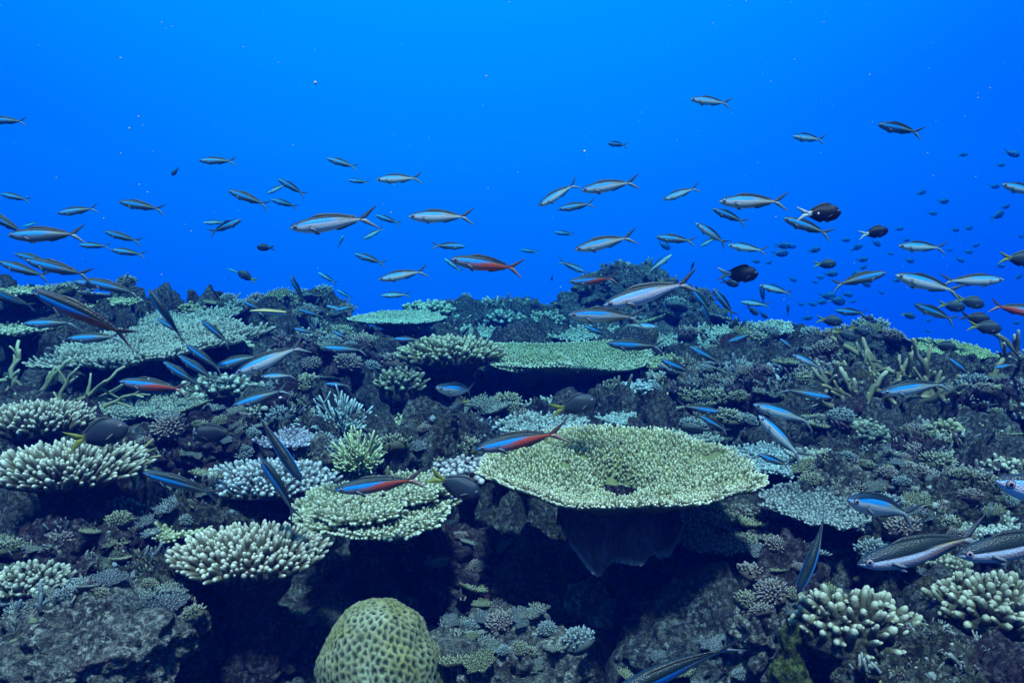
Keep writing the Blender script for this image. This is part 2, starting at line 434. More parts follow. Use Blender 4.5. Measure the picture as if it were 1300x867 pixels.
def branchlet_mesh(name, n, Rm, f, dish, L, rad, c0, c1, rng, lean=0.6, ratio=1.0, rimboost=1.3, skip=None, rim_n=0, tipvar=0.25, tm=None, hue=0.08, up=1.0):
    mb = MB()
    r, a = disc_points(n, rng, Rm)
    if rim_n:
        r = np.concatenate([r, rng.uniform(0.963, 1.005, rim_n)]); a = np.concatenate([a, rng.uniform(0, 6.283, rim_n)])
    if skip is not None:
        k = ~skip(r, a); r = r[k]; a = a[k]
    bare = vnoise(np.stack([r * np.cos(a) * 7, r * np.sin(a) * 7, np.full(len(r), 1.7)], -1), 17) > 0.66
    k = ~(bare & (r < 0.93)); r = r[k]; a = a[k]
    m = len(r); fa = f(a)
    X = r * Rm * fa * np.cos(a); Y = r * Rm * fa * np.sin(a) * ratio
    Z = dish(np.minimum(r, 1), a) - 0.15 * L - 0.25 * L * (r > 0.962)
    # slope of the dish leans the branchlets
    e = 0.02; sl = (dish(np.clip(r + e, 0, 1), a) - dish(np.clip(r - e, 0, 1), a)) / (2 * e * Rm)
    out_ = lean * np.clip((r - 0.45) / 0.55, 0, 1) ** 2 * 1.6 * np.where(r > 0.962, 1.9, 1.0) - 0.5 * sl
    D = np.stack([out_ * np.cos(a), out_ * np.sin(a), up * np.ones(m)], -1) + rng.normal(size=(m, 3)) * np.array([0.22, 0.22, 0.05])
    M = frames(D)
    patch = vnoise(np.stack([X * 9, Y * 9, np.full(m, 3.3)], -1), 7)
    Ls = L * rng.uniform(0.6, 1.25, m) * (1 + 0.25 * patch) * (1 + (rimboost - 1) * (r > 0.9)); rs = rad * rng.uniform(0.8, 1.25, m)
    spin = rng.uniform(0, 6.28, m); cs, sn = np.cos(spin), np.sin(spin)
    S = np.zeros((m, 3, 3)); S[:, 0, 0] = cs * rs; S[:, 0, 1] = -sn * rs; S[:, 1, 0] = sn * rs; S[:, 1, 1] = cs * rs; S[:, 2, 2] = Ls
    M = M @ S
    k0 = (1 + hue * rng.normal(size=(m, 1)) + 0.12 * patch[:, None]); c0 = np.array(c0); c1 = np.array(c1)
    C0 = c0[None] * k0 * 0.62; edge = np.clip((r - 0.88) / 0.1, 0, 1)[:, None]  # darker feet: pigment, plus the shade of the gaps put into the colour
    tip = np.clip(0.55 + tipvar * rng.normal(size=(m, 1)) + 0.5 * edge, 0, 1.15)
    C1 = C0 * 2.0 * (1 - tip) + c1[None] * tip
    which = rng.integers(0, 3, m); tm = tm or FT
    for q in range(3):
        s = which == q
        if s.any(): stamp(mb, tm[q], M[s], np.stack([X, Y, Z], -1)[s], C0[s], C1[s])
    return mb.mesh(name)

def stalk_mesh(name, h, r0, r1, color, seed, lean=(0, 0)):
    nr, na = 26, 44
    z = np.linspace(-h, 0, nr); t = np.linspace(0, 1, nr)
    prof = r0 * (1 - t) ** 2 * 0.7 + r0 * 0.45 + (r1 - r0 * 0.45) * t ** 4
    a = np.arange(na) * 2 * math.pi / na
    zz, A = np.meshgrid(z, a, indexing='ij'); pp = prof[:, None] * np.ones((1, na)); tt = t[:, None] * np.ones((1, na))
    V = np.stack([pp * np.cos(A) + lean[0] * (1 - tt), pp * np.sin(A) + lean[1] * (1 - tt), zz], -1).reshape(-1, 3)
    nrm = np.stack([np.cos(A), np.sin(A), 0 * A], -1).reshape(-1, 3)
    V = V + nrm * (r0 * (0.45 * fbm(V * 9, 4, seed) + 0.35 * fbm(V * 34, 3, seed + 1)))[:, None]
    return mesh_of(name, V, grid_faces(nr, na, True), None, np.tile(np.array(color), (len(V), 1)))

def table_coral(px, py, zc, wpx, label, n=900, L=0.011, rad=0.0032, c0=(0.2, 0.22, 0.09), c1=(0.7, 0.7, 0.5), bowl=0.03, lip=0.0, amp=0.06, seed=1, ratio=1.0,
                tilt=(0, 0), pit=None, tiers=(), lean=0.6, stalk=True, name='table_coral', gap=0.09, thick=0.022, rim_n=0, group=None, tipvar=0.25, fold=0.0, core=0.05):
    """a plate of branchlets on a stalk; tiers are further plates of the same colony: (dx, dy, dz, size)"""
    rng = np.random.default_rng(seed)
    c = at(px, py, zc); Rm = wpx * zc / F / 2
    PITS.append((c[0], c[1] - 0.15 * Rm, Rm * 0.92, c[2] - gap))
    later.append(lambda: _table(c, Rm, rng, label, n, L, rad, c0, c1, bowl, lip, amp, seed, ratio, tilt, pit, tiers, lean, stalk, name, thick, rim_n, group, tipvar, fold, core))
later = []
def _table(c, Rm, rng, label, n, L, rad, c0, c1, bowl, lip, amp, seed, ratio, tilt, pit, tiers, lean, stalk, name, thick, rim_n, group, tipvar, fold, core):
    g_ = gh(c[0], c[1]); h = max(c[2] - g_, 0.05) + 0.08
    root = thing(name, label, 'coral', (c[0], c[1], c[2] - h), group)
    for i, (dx, dy, dz, sz) in enumerate([(0, 0, 0, 1.0)] + list(tiers)):
        f = outline(rng, amp); Rk = Rm * sz
        b_ = bowl * sz
        pa, pr, pd, ps = pit if (pit and i == 0) else (0, 0, 0, 1)
        ph = rng.uniform(0, 6.28)
        def dish(r, a, f=f, b_=b_, pa=pa, pr=pr, pd=pd, ps=ps, ph=ph):
            x = r * np.cos(a); y = r * np.sin(a)
            z = b_ * (r ** 2 - 0.6) + lip * np.clip((r - 0.8) / 0.2, 0, 1) ** 2 + 0.10 * b_ * np.sin(2 * a + ph) * r + fold * np.sin(3 * a + ph) * r ** 2
            if pd: z = z - pd * np.exp(-((x - pr * math.cos(pa)) ** 2 / ps ** 2 + (y - pr * math.sin(pa)) ** 2 / (ps * 2.0) ** 2))
            return z
        rot = (tilt[0], tilt[1], 0)
        pl = link('plate' if i == 0 else 'tier_plate', plate_mesh('plate', Rk, bowl, thick, f, dish, np.array(c0) * 0.8, seed + i, 0, ratio, core, ps if pd else 0), M_CORAL, root, (dx * Rm, dy * Rm, h + dz), rot)
        sk = None
        if pd: sk = lambda r, a: ((r * np.cos(a) - pr * math.cos(pa)) ** 2 / (ps * .75) ** 2 + (r * np.sin(a) - pr * math.sin(pa)) ** 2 / (ps * 1.7) ** 2) < 1
        br = link('branchlets', branchlet_mesh('branchlets', int(n * sz * sz), Rk, f, dish, L, rad, c0, c1, rng, lean, ratio, 1.3, sk, int((rim_n or n * 0.07) * sz), tipvar), M_CORAL, pl)
        br['kind'] = 'stuff'
    if stalk:
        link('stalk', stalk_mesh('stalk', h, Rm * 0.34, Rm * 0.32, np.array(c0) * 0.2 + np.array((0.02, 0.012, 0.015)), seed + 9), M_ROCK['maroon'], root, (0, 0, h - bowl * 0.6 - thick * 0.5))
    return root

def mound_mesh(name, rx, ry, rz, color, seed, rough=0.10, scale=1.0):
    V, T = ICO[3]
    P = V * np.array([rx, ry, rz])
    d = fbm(V * 2.2 * scale + seed * 3.1, 4, seed) * rough * 2
    P = P * (1 + d)[:, None]
    return mesh_of(name, P, None, T, np.tile(np.array(color), (len(P), 1)))

def finger_coral(px, py, zc, wpx, hpx, label, n=90, L=0.05, rad=0.010, c0=(0.16, 0.15, 0.08), c1=(0.65, 0.62, 0.45), seed=1, flat=0.5, ratio=0.9, spread=0.9,
                 group=None, name='finger_coral', knob=False, lean=(0, 0), c_base=None, cat='coral', up=0.9, parts=True, hmax=None):
    """a cushion with countable stubby branches"""
    later.append(lambda: _finger(px, py, zc, wpx, hpx, label, n, L, rad, c0, c1, seed, flat, ratio, spread, group, name, lean, c_base, cat, up, parts))
def _finger(px, py, zc, wpx, hpx, label, n, L, rad, c0, c1, seed, flat, ratio, spread, group, name, lean, c_base, cat, up, parts):
    rng = np.random.default_rng(seed)
    c = at(px, py, zc); rx = wpx * zc / F / 2; rz = max(hpx * zc / F / 2, 0.01)
    ry = rx * ratio
    top = c[2] + rz * 0.6
    core_rx, core_ry, core_rz = rx * 0.86, ry * 0.86, max(rz * flat * 1.6, 0.018)
    g_ = gh(c[0], c[1])
    zc0 = top - L * 0.75 - core_rz                      # centre height of the cushion
    root = thing(name, label, cat, (c[0], c[1], min(zc0, g_)), group)
    dz = zc0 - min(zc0, g_)
    cb = np.array(c_base if c_base is not None else np.array(c0) * 0.32)
    link('base', mound_mesh('base', core_rx, core_ry, core_rz, cb, seed, 0.10, 1.5), M_ROCK['olive'], root, (0, 0, dz))
    if dz > core_rz * 0.5:
        link('stalk', stalk_mesh('stalk', dz + 0.06, core_rx * 0.5, core_rx * 0.55, cb * 0.7, seed + 3), M_ROCK['maroon'], root, (0, 0, dz - core_rz * 0.4))
    r, a = disc_points(n, rng, 1.0, 0.30)
    r = r * 0.99
    el_ = np.sqrt(np.clip(1 - r ** 2, 0.0, 1))
    nx, ny = r * np.cos(a), r * np.sin(a)
    P = np.stack([nx * core_rx, ny * core_ry, el_ * core_rz + dz - 0.006], -1)
    D = np.stack([nx * spread, ny * spread, el_ * 0.6 + up * 0.4 + 0.1], -1) + rng.normal(size=(n, 3)) * 0.13 + np.array([lean[0], lean[1], 0])
    M = frames(D)
    Ls = L * rng.uniform(0.5, 1.25, n); rs = rad * rng.uniform(0.75, 1.2, n)
    c0 = np.array(c0) * 0.62; c1 = np.array(c1) * 0.80  # stems darkened so the colour itself carries the shade between fingers
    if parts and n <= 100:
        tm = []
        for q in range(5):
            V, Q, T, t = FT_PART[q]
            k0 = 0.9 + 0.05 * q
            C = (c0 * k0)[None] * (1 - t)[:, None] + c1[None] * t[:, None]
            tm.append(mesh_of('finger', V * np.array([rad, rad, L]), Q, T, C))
        for i in range(n):
            o = link('finger', tm[i % 5], M_FINGER, root, P[i])
            s = rs[i] / rad
            o.rotation_euler = Matrix(M[i].tolist()).to_euler()
            o.scale = (s, s, Ls[i] / L)
    else:
        mb = MB(); spin = rng.uniform(0, 6.28, n)
        S = np.zeros((n, 3, 3)); S[:, 0, 0] = rs; S[:, 1, 1] = rs; S[:, 2, 2] = Ls
        k0 = 1 + 0.1 * rng.normal(size=(n, 1))
        for q in range(5):
            s = np.arange(n) % 5 == q
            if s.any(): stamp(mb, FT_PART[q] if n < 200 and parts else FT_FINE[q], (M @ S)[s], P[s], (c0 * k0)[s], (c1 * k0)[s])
        o = link('fingers', mb.mesh('fingers'), M_FINGER, root); o['kind'] = 'stuff'
    return root

def bush_coral(px, py, zc, wpx, hpx, label, n=60, rad=0.004, c0=(0.14, 0.17, 0.08), c1=(0.5, 0.55, 0.3), seed=1, fan=1.1, group=None, name='branching_coral', twigs=5):
    """a tuft of thin branches that fork towards their tips"""
    later.append(lambda: _bush(px, py, zc, wpx, hpx, label, n, rad, c0, c1, seed, fan, group, name, twigs))
def _bush(px, py, zc, wpx, hpx, label, n, rad, c0, c1, seed, fan, group, name, twigs):
    rng = np.random.default_rng(seed)
    c = at(px, py + hpx * 0.5, zc); rx = wpx * zc / F / 2; H = hpx * zc / F
    g_ = gh(c[0], c[1]); z0 = c[2]
    root = thing(name, label, 'coral', (c[0], c[1], min(z0, g_)), group)
    dz = z0 - min(z0, g_)
    link('base', mound_mesh('base', rx * 0.5, rx * 0.45, max(H * 0.25, dz + 0.02), np.array(c0) * 0.5, seed, 0.15), M_CORAL, root, (0, 0, dz * 0.5))
    r, a = disc_points(n, rng, 1.0, 0.4)
    for i in range(n):
        mb = MB()
        th = r[i] * fan; d = np.array([math.sin(th) * math.cos(a[i]), math.sin(th) * math.sin(a[i]), math.cos(th)])
        ext = 1.0 / math.sqrt((math.sin(th) / rx) ** 2 + (math.cos(th) / H) ** 2) * rng.uniform(0.8, 1.1)
        k = 7; t = np.linspace(0, 1, k)
        side = rng.normal(size=3) * 0.10
        P = np.outer(t * ext, d) + np.outer(t * t * ext, side) + np.array([0, 0, 0])
        tube(mb, P, rad * (1.25 - 0.5 * t), 7, c0, c1)
        for q in range(twigs):
            s = rng.uniform(0.35, 0.9); p0 = P[int(s * (k - 1))]
            dd = d + rng.normal(size=3) * 0.75; dd /= np.linalg.norm(dd); l = ext * rng.uniform(0.12, 0.28)
            tt = np.linspace(0, 1, 4)
            tube(mb, p0 + np.outer(tt * l, dd) + np.outer(tt * tt * l * 0.3, d), rad * (0.85 - 0.3 * tt), 6, c0, c1)
        o = link('branch', mb.mesh('branch'), M_CORAL, root, (0, 0, dz))
    return root

def staghorn(px, py, zc, label, spots, rad=0.011, c0=(0.20, 0.18, 0.09), c1=(0.5, 0.46, 0.25), seed=1, group=None, name='staghorn_coral', forks=3):
    """antler branches; spots are (dx, dy, length, azimuth deg, elevation deg) around the colony's middle"""
    later.append(lambda: _stag(px, py, zc, label, spots, rad, c0, c1, seed, group, name, forks))
def _stag(px, py, zc, label, spots, rad, c0, c1, seed, group, name, forks):
    rng = np.random.default_rng(seed)
    c = at(px, py, zc); g_ = gh(c[0], c[1]); c[2] = max(c[2], g_ + 0.02); base = min(c[2] - 0.04, g_)
    root = thing(name, label, 'coral', (c[0], c[1], base), group)
    link('base', mound_mesh('base', 0.05, 0.05, c[2] - base, np.array(c0) * 0.4, seed, 0.35, 1.6), M_ROCK['maroon'], root, (0, 0, 0))
    for (dx, dy, l, az, ev) in spots:
        mb = MB()
        az_, ev_ = R(az), R(ev)
        d = np.array([math.cos(ev_) * math.cos(az_), math.cos(ev_) * math.sin(az_), math.sin(ev_)])
        k = 12; t = np.linspace(0, 1, k); bendv = rng.normal(size=3) * 0.42 + np.array([0, 0, 0.12])
        P = np.array([dx, dy, c[2] - base - 0.03]) + np.outer(t * l, d) + np.outer(t ** 2 * l, bendv)
        P += 0.010 * np.stack([fbm(P * 26 + k_, 2, seed + k_) for k_ in range(3)], -1)
        rr_ = rad * rng.uniform(0.75, 1.2) * (1.2 - 0.62 * t)
        tube(mb, P, rr_, 10, c0, c1, 0.09, rng)
        for q in range(forks):
            s = int(rng.uniform(0.3, 0.75) * k); dd = d + rng.normal(size=3) * 0.6 + np.array([0, 0, 0.25]); dd /= np.linalg.norm(dd)
            l2 = l * rng.uniform(0.25, 0.5); tt = np.linspace(0, 1, 8)
            tube(mb, P[s] + np.outer(tt * l2, dd) + np.outer(tt ** 2 * l2, rng.normal(size=3) * 0.2), rr_[s] * (1.0 - 0.5 * tt), 9, c0, c1, 0.09, rng)
        link('branch', mb.mesh('branch'), M_CORAL, root)
    return root

def rock(px, py, zc, wpx, hpx, label, mat='grey', seed=1, deep=0.8, group=None, name='reef_rock', lump=0.30, rough=0.22, sub=6, freq=2.6, knobs=0, knob_c=(0.3, 0.3, 0.24)):
    """a lump of old reef with encrusted knobs"""
    later.append(lambda: _rock(px, py, zc, wpx, hpx, label, mat, seed, deep, group, name, lump, rough, sub, freq, knobs, knob_c))
def _rock(px, py, zc, wpx, hpx, label, mat, seed, deep, group, name, lump, rough, sub, freq, knobs, knob_c):
    rng = np.random.default_rng(seed)
    V, T = ICO[sub if wpx > 90 else 5]
    rx = wpx * zc / F / 2; top = at(px, py - hpx / 2, zc)[2]; c = at(px, py, zc)
    bot = min(c[2] - hpx * zc / F / 2, gh(c[0], c[1])) - 0.03
    rz = (top - bot) / 2
    V2 = V * np.array([1, 1, 1])
    S = V2 * np.array([rx, rx * deep, rz]); o3 = seed * 7.7
    m = (rx + rz) / 2
    d = 1 + rough * fbm(V * freq * 0.8 + o3, 4, seed) * 1.5
    l1 = np.sqrt(np.clip(1 - (worley(S / m * freq + o3, seed) / 0.85) ** 2, 0, 1))
    l2 = np.sqrt(np.clip(1 - (worley(S * 26 + o3, seed + 5) / 0.8) ** 2, 0, 1))
    l4 = np.sqrt(np.clip(1 - (worley(S * 62 + o3, seed + 7) / 0.8) ** 2, 0, 1))
    d = d + lump * (l1 - 0.6)
    nrm = V / np.linalg.norm(V, axis=1, keepdims=True)
    P = S * d[:, None] + nrm * (0.024 * (l2 - 0.5) + 0.012 * (l4 - 0.5) + 0.014 * fbm(S * 40 + o3, 3, seed + 2))[:, None]
    mid = (0, 0, rz)
    root = link(name, mesh_of(name, P + np.array(mid), None, T), M_ROCK[mat], None, (c[0], c[1], bot))
    root['label'] = label; root['category'] = 'rock' if name == 'reef_rock' else 'coral'
    if group: root['group'] = group
    return root

# ------------------------------------------------------------------ corals of the photograph
GREEN, GREEN_T = (0.25, 0.26, 0.10), (0.84, 0.82, 0.58)
OLIVE, OLIVE_T = (0.20, 0.21, 0.09), (0.66, 0.68, 0.44)
STEEL, STEEL_T = (0.22, 0.24, 0.19), (0.56, 0.60, 0.50)
CREAM, CREAM_T = (0.19, 0.17, 0.085), (0.82, 0.78, 0.58)
PLATES = 'plate corals spreading over the reef'
CUSH = 'cushions of stubby branching coral'
TUFT = 'tufts of thin branching coral'

table_coral(789, 603, 1.90, 336, 'largest yellow-green table coral, round with a small dark pit near its middle', n=4200, L=0.013, rad=0.0033, c0=GREEN, c1=GREEN_T, bowl=0.065, amp=0.03, seed=11,
            pit=(1.5, 0.30, 0.10, 0.12), lean=0.5, gap=0.13, thick=0.02, tipvar=0.22, group=PLATES, rim_n=330)
table_coral(712, 457, 3.35, 216, 'wide table coral with a rolled double lip beside the olive finger thicket', n=2600, L=0.013, rad=0.0042, c0=(0.20, 0.25, 0.11), c1=(0.66, 0.72, 0.56), bowl=0.06, amp=0.025, seed=12,
            tiers=((-0.38, -0.42, 0.012, 0.46),), gap=0.22, group=PLATES, fold=0.012)
table_coral(507, 405, 4.25, 114, 'flat pale table coral on the far reef crest, its smooth edge against open water', n=1500, L=0.012, rad=0.0052, c0=(0.24, 0.29, 0.20), c1=(0.55, 0.66, 0.52), bowl=0.02, amp=0.03, seed=13, gap=0.22, group=PLATES)
table_coral(472, 648, 1.83, 210, 'tilted cream-tipped plate coral above the honeycomb coral, a second leaf folded over it', n=1300, L=0.014, rad=0.0042, c0=(0.20, 0.22, 0.10), c1=(0.74, 0.76, 0.55), bowl=0.012, amp=0.07, seed=14,
            tilt=(R(3), R(-3)), tiers=((0.42, 0.30, 0.030, 0.55), (-0.1, -0.25, 0.018, 0.5)), group=PLATES, gap=0.14, ratio=0.75, lean=0.8)
table_coral(190, 437, 2.95, 236, 'broad grey-green plate coral sloping up towards the crest beneath the darting school', n=2000, L=0.020, rad=0.0055, c0=STEEL, c1=(0.52, 0.55, 0.45), bowl=0.02, amp=0.10, seed=15,
            tilt=(R(3), R(-3)), ratio=0.95, group=PLATES, gap=0.12)
table_coral(232, 406, 3.6, 120, 'small grey plate coral behind the broad sloping one, close below the crest', n=700, L=0.020, rad=0.006, c0=STEEL, c1=(0.5, 0.54, 0.45), bowl=0.015, amp=0.12, seed=16, tilt=(R(3), 0), group=PLATES, gap=0.05)
table_coral(186, 516, 2.65, 146, 'dull shaded plate coral under the red-bellied fish, below the broad sloping plate', n=900, L=0.015, rad=0.0045, c0=(0.16, 0.18, 0.14), c1=(0.5, 0.54, 0.42), bowl=0.015, amp=0.09, seed=17, group=PLATES, gap=0.10)
table_coral(130, 386, 3.5, 78, 'little ledge-like plate coral on the crest above the school', n=320, L=0.016, rad=0.006, c0=OLIVE, c1=(0.58, 0.62, 0.42), bowl=0.01, amp=0.12, seed=18, group=PLATES, gap=0.06)
table_coral(20, 372, 3.3, 76, 'topmost dark-edged ledge plate at the crest beside the frame edge', n=320, L=0.016, rad=0.006, c0=OLIVE, c1=(0.58, 0.62, 0.42), bowl=0.01, amp=0.12, seed=19, group=PLATES, gap=0.06)
table_coral(15, 420, 2.95, 80, 'thin shelf of plate coral beneath the topmost ledge plate', n=300, L=0.016, rad=0.006, c0=(0.20, 0.22, 0.12), c1=(0.6, 0.66, 0.46), bowl=0.01, amp=0.12, seed=20, group=PLATES, gap=0.07)
table_coral(955, 421, 3.75, 100, 'pale plate coral jutting into open water on a dark stalk', n=800, L=0.014, rad=0.005, c0=(0.22, 0.26, 0.20), c1=(0.6, 0.68, 0.56), bowl=0.03, amp=0.07, seed=21, group=PLATES, gap=0.17, tilt=(0, R(-7)))
table_coral(1210, 450, 3.15, 108, 'smooth yellow-green table coral behind the staghorn thicket', n=1100, L=0.011, rad=0.0042, c0=(0.26, 0.30, 0.12), c1=(0.56, 0.62, 0.34), bowl=0.02, amp=0.05, seed=22, group=PLATES, gap=0.05, tilt=(R(9), R(5)))
table_coral(1045, 646, 1.95, 142, 'blue-grey plate coral with white dotted tips, near the blue fish facing the camera', n=900, L=0.009, rad=0.0038, c0=(0.12, 0.14, 0.13), c1=(0.48, 0.52, 0.48), bowl=0.02, amp=0.07, seed=23, group=PLATES, gap=0.08, tilt=(R(2), R(4)), tipvar=0.35)
table_coral(986, 586, 2.25, 100, 'bluish plate coral tucked behind the edge of the largest table coral', n=700, L=0.012, rad=0.0042, c0=(0.16, 0.22, 0.22), c1=(0.52, 0.64, 0.62), bowl=0.02, amp=0.10, seed=24, group=PLATES, gap=0.07, ratio=1.3)
table_coral(797, 533, 2.75, 78, 'small blue-grey plate coral behind the far rim of the largest table coral', n=480, L=0.014, rad=0.0048, c0=(0.18, 0.23, 0.22), c1=(0.56, 0.66, 0.62), bowl=0.015, amp=0.09, seed=25, group=PLATES, gap=0.05)
table_coral(690, 541, 2.45, 92, 'grey plate coral whose spiky edge shows behind the red-bellied fish', n=500, L=0.016, rad=0.0048, c0=(0.16, 0.20, 0.18), c1=(0.56, 0.64, 0.58), bowl=0.015, amp=0.09, seed=26, group=PLATES, gap=0.07)
table_coral(905, 668, 2.0, 150, 'dark brown plate coral in the shade below the largest table coral', n=800, L=0.010, rad=0.0045, c0=(0.10, 0.10, 0.075), c1=(0.26, 0.26, 0.20), bowl=0.015, amp=0.12, seed=27, group=PLATES, gap=0.08, tilt=(R(4), R(3)))
table_coral(640, 596, 2.30, 60, 'sliver of pale plate coral below the red-bellied fish', n=250, L=0.012, rad=0.004, c0=(0.16, 0.18, 0.12), c1=(0.5, 0.54, 0.42), bowl=0.01, amp=0.08, seed=28, group=PLATES, gap=0.06)

finger_coral(316, 702, 1.66, 208, 84, 'cream finger coral cushion with a blue-white speck, below the tilted cream-tipped plate', n=430, L=0.029, rad=0.0052, c0=CREAM, c1=CREAM_T, seed=31, flat=0.25, ratio=0.8, spread=0.8, group=CUSH)
finger_coral(338, 606, 2.02, 196, 54, 'bluish-white cauliflower-tipped coral behind the two diving fish', n=400, L=0.026, rad=0.0056, c0=(0.20, 0.23, 0.22), c1=(0.74, 0.80, 0.78), seed=32, flat=0.3, ratio=0.7, group=CUSH)
finger_coral(86, 592, 1.90, 200, 84, 'thick-fingered cream coral plate under the dark yellow-tailed fish', n=480, L=0.038, rad=0.0054, c0=CREAM, c1=(0.86, 0.82, 0.62), seed=33, flat=0.22, ratio=0.85, spread=1.1, group=CUSH)
finger_coral(48, 530, 2.15, 150, 60, 'cream stubby coral hummock behind the thick-fingered plate', n=340, L=0.032, rad=0.0055, c0=(0.18, 0.16, 0.09), c1=(0.78, 0.74, 0.56), seed=34, flat=0.3, ratio=0.8, group=CUSH)
finger_coral(276, 488, 2.85, 124, 42, 'knobbly grey coral cushion below the three parallel blue-striped fish', n=120, L=0.034, rad=0.010, c0=(0.20, 0.22, 0.16), c1=(0.66, 0.70, 0.58), seed=35, flat=0.3, ratio=0.7, group=CUSH)
finger_coral(572, 446, 3.2, 136, 58, 'olive thicket of upright fingers joined to the rolled-lip table coral', n=300, L=0.045, rad=0.0085, c0=(0.20, 0.20, 0.09), c1=(0.62, 0.62, 0.42), seed=36, flat=0.3, ratio=0.75, spread=0.9, group=CUSH)
finger_coral(508, 482, 3.05, 62, 50, 'dull olive finger clump at the foot of the upright thicket', n=80, L=0.04, rad=0.008, c0=(0.15, 0.16, 0.08), c1=(0.48, 0.5, 0.34), seed=37, flat=0.5, ratio=0.8, group=CUSH)
finger_coral(592, 594, 2.08, 96, 42, 'brown knobbly coral with round white tips touching the largest table coral', n=110, L=0.024, rad=0.0078, c0=(0.13, 0.11, 0.09), c1=(0.74, 0.72, 0.70), seed=38, flat=0.35, ratio=0.8, group=CUSH)
finger_coral(815, 491, 3.05, 76, 24, 'pale blue nub coral below the rolled-lip table coral', n=90, L=0.024, rad=0.0095, c0=(0.18, 0.24, 0.25), c1=(0.56, 0.68, 0.70), seed=39, flat=0.4, ratio=0.7, group=CUSH)
finger_coral(1084, 782, 1.50, 156, 104, 'dome of fat olive fingers with cream tips, beneath the pair of big banded fish', n=98, L=0.036, rad=0.0074, c0=(0.15, 0.14, 0.07), c1=(0.76, 0.74, 0.52), seed=40, flat=0.42, ratio=0.9, spread=1.05, group=CUSH)
finger_coral(1262, 762, 1.52, 150, 92, 'sloping cream-tipped finger coral beside the dome of fat fingers', n=140, L=0.034, rad=0.0072, c0=(0.15, 0.14, 0.07), c1=(0.66, 0.64, 0.44), seed=41, flat=0.35, ratio=0.9, group=CUSH)
finger_coral(992, 467, 3.2, 42, 34, 'dark knob coral with bright blue-white tips under the jutting pale plate', n=60, L=0.026, rad=0.0072, c0=(0.09, 0.12, 0.16), c1=(0.62, 0.74, 0.82), seed=42, flat=0.6, ratio=0.9, group=CUSH)
finger_coral(1092, 545, 2.4, 70, 46, 'rounded olive nub coral below the staghorn thicket', n=110, L=0.024, rad=0.0085, c0=(0.18, 0.20, 0.12), c1=(0.48, 0.52, 0.38), seed=43, flat=0.5, ratio=0.9, group=CUSH)
finger_coral(1212, 542, 2.3, 80, 34, 'olive bottlebrush coral lying along a ledge below the staghorn thicket', n=75, L=0.030, rad=0.0090, c0=(0.18, 0.18, 0.085), c1=(0.50, 0.50, 0.30), seed=44, flat=0.4, ratio=0.6, group=CUSH)
finger_coral(1278, 588, 2.05, 54, 32, 'small cream-tipped finger cluster above the cropped pink fish head', n=50, L=0.026, rad=0.0075, c0=(0.16, 0.15, 0.10), c1=(0.74, 0.70, 0.52), seed=45, flat=0.4, ratio=0.8, group=CUSH)
finger_coral(544, 388, 5.1, 66, 18, 'domed pale finger coral on the far crest behind the flat table coral', n=100, L=0.05, rad=0.013, c0=(0.22, 0.26, 0.16), c1=(0.55, 0.62, 0.46), seed=46, flat=0.5, ratio=0.8, group=CUSH)
finger_coral(694, 404, 4.9, 54, 30, 'dark spiky coral tuft on the crest below the rock peak', n=70, L=0.055, rad=0.011, c0=(0.12, 0.15, 0.11), c1=(0.40, 0.48, 0.38), seed=47, flat=0.5, ratio=0.8, group=CUSH)
finger_coral(36, 730, 1.62, 104, 40, 'cream finger coral strip just above the pale bottom rock', n=150, L=0.028, rad=0.0056, c0=(0.17, 0.155, 0.085), c1=(0.74, 0.74, 0.56), seed=48, flat=0.3, ratio=0.7, group=CUSH)
finger_coral(240, 388, 3.75, 32, 18, 'stubby olive coral bump on the crest near the arrow-like diving fish', n=40, L=0.03, rad=0.009, c0=(0.16, 0.16, 0.08), c1=(0.40, 0.42, 0.26), seed=49, flat=0.5, ratio=0.8, group=CUSH)
finger_coral(303, 437, 3.3, 44, 24, 'bright cream nub coral under the slanting pale fish', n=45, L=0.03, rad=0.009, c0=(0.22, 0.22, 0.12), c1=(0.7, 0.72, 0.52), seed=50, flat=0.5, ratio=0.8, group=CUSH)
finger_coral(742, 800, 1.88, 44, 22, 'greyish nub coral among red crusts low under the largest table coral', n=40, L=0.014, rad=0.005, c0=(0.2, 0.2, 0.18), c1=(0.45, 0.45, 0.42), seed=51, flat=0.5, ratio=0.8, group=CUSH)
finger_coral(880, 470, 3.3, 56, 26, 'pale grey cauliflower coral behind the olive blue-banded fish pair', n=90, L=0.03, rad=0.009, c0=(0.18, 0.23, 0.2), c1=(0.5, 0.6, 0.54), seed=52, flat=0.5, ratio=0.8, group=CUSH)
finger_coral(640, 400, 5.2, 46, 18, 'low grey coral cushion on the far crest midway to the rock peak', n=60, L=0.045, rad=0.012, c0=(0.16, 0.2, 0.16), c1=(0.46, 0.54, 0.46), seed=53, flat=0.5, ratio=0.8, group=CUSH)
finger_coral(600, 542, 2.6, 80, 34, 'spray of blue-grey finger tips in the shade over the red-bellied fish', n=60, L=0.04, rad=0.0062, c0=(0.11, 0.14, 0.17), c1=(0.46, 0.56, 0.62), seed=54, flat=0.4, ratio=0.7, group=CUSH, up=1.1)
finger_coral(560, 545, 2.55, 40, 26, 'small blue-grey finger spray beside the brown turf rock', n=36, L=0.035, rad=0.006, c0=(0.11, 0.14, 0.17), c1=(0.44, 0.54, 0.60), seed=55, flat=0.4, ratio=0.7, group=CUSH, up=1.1)

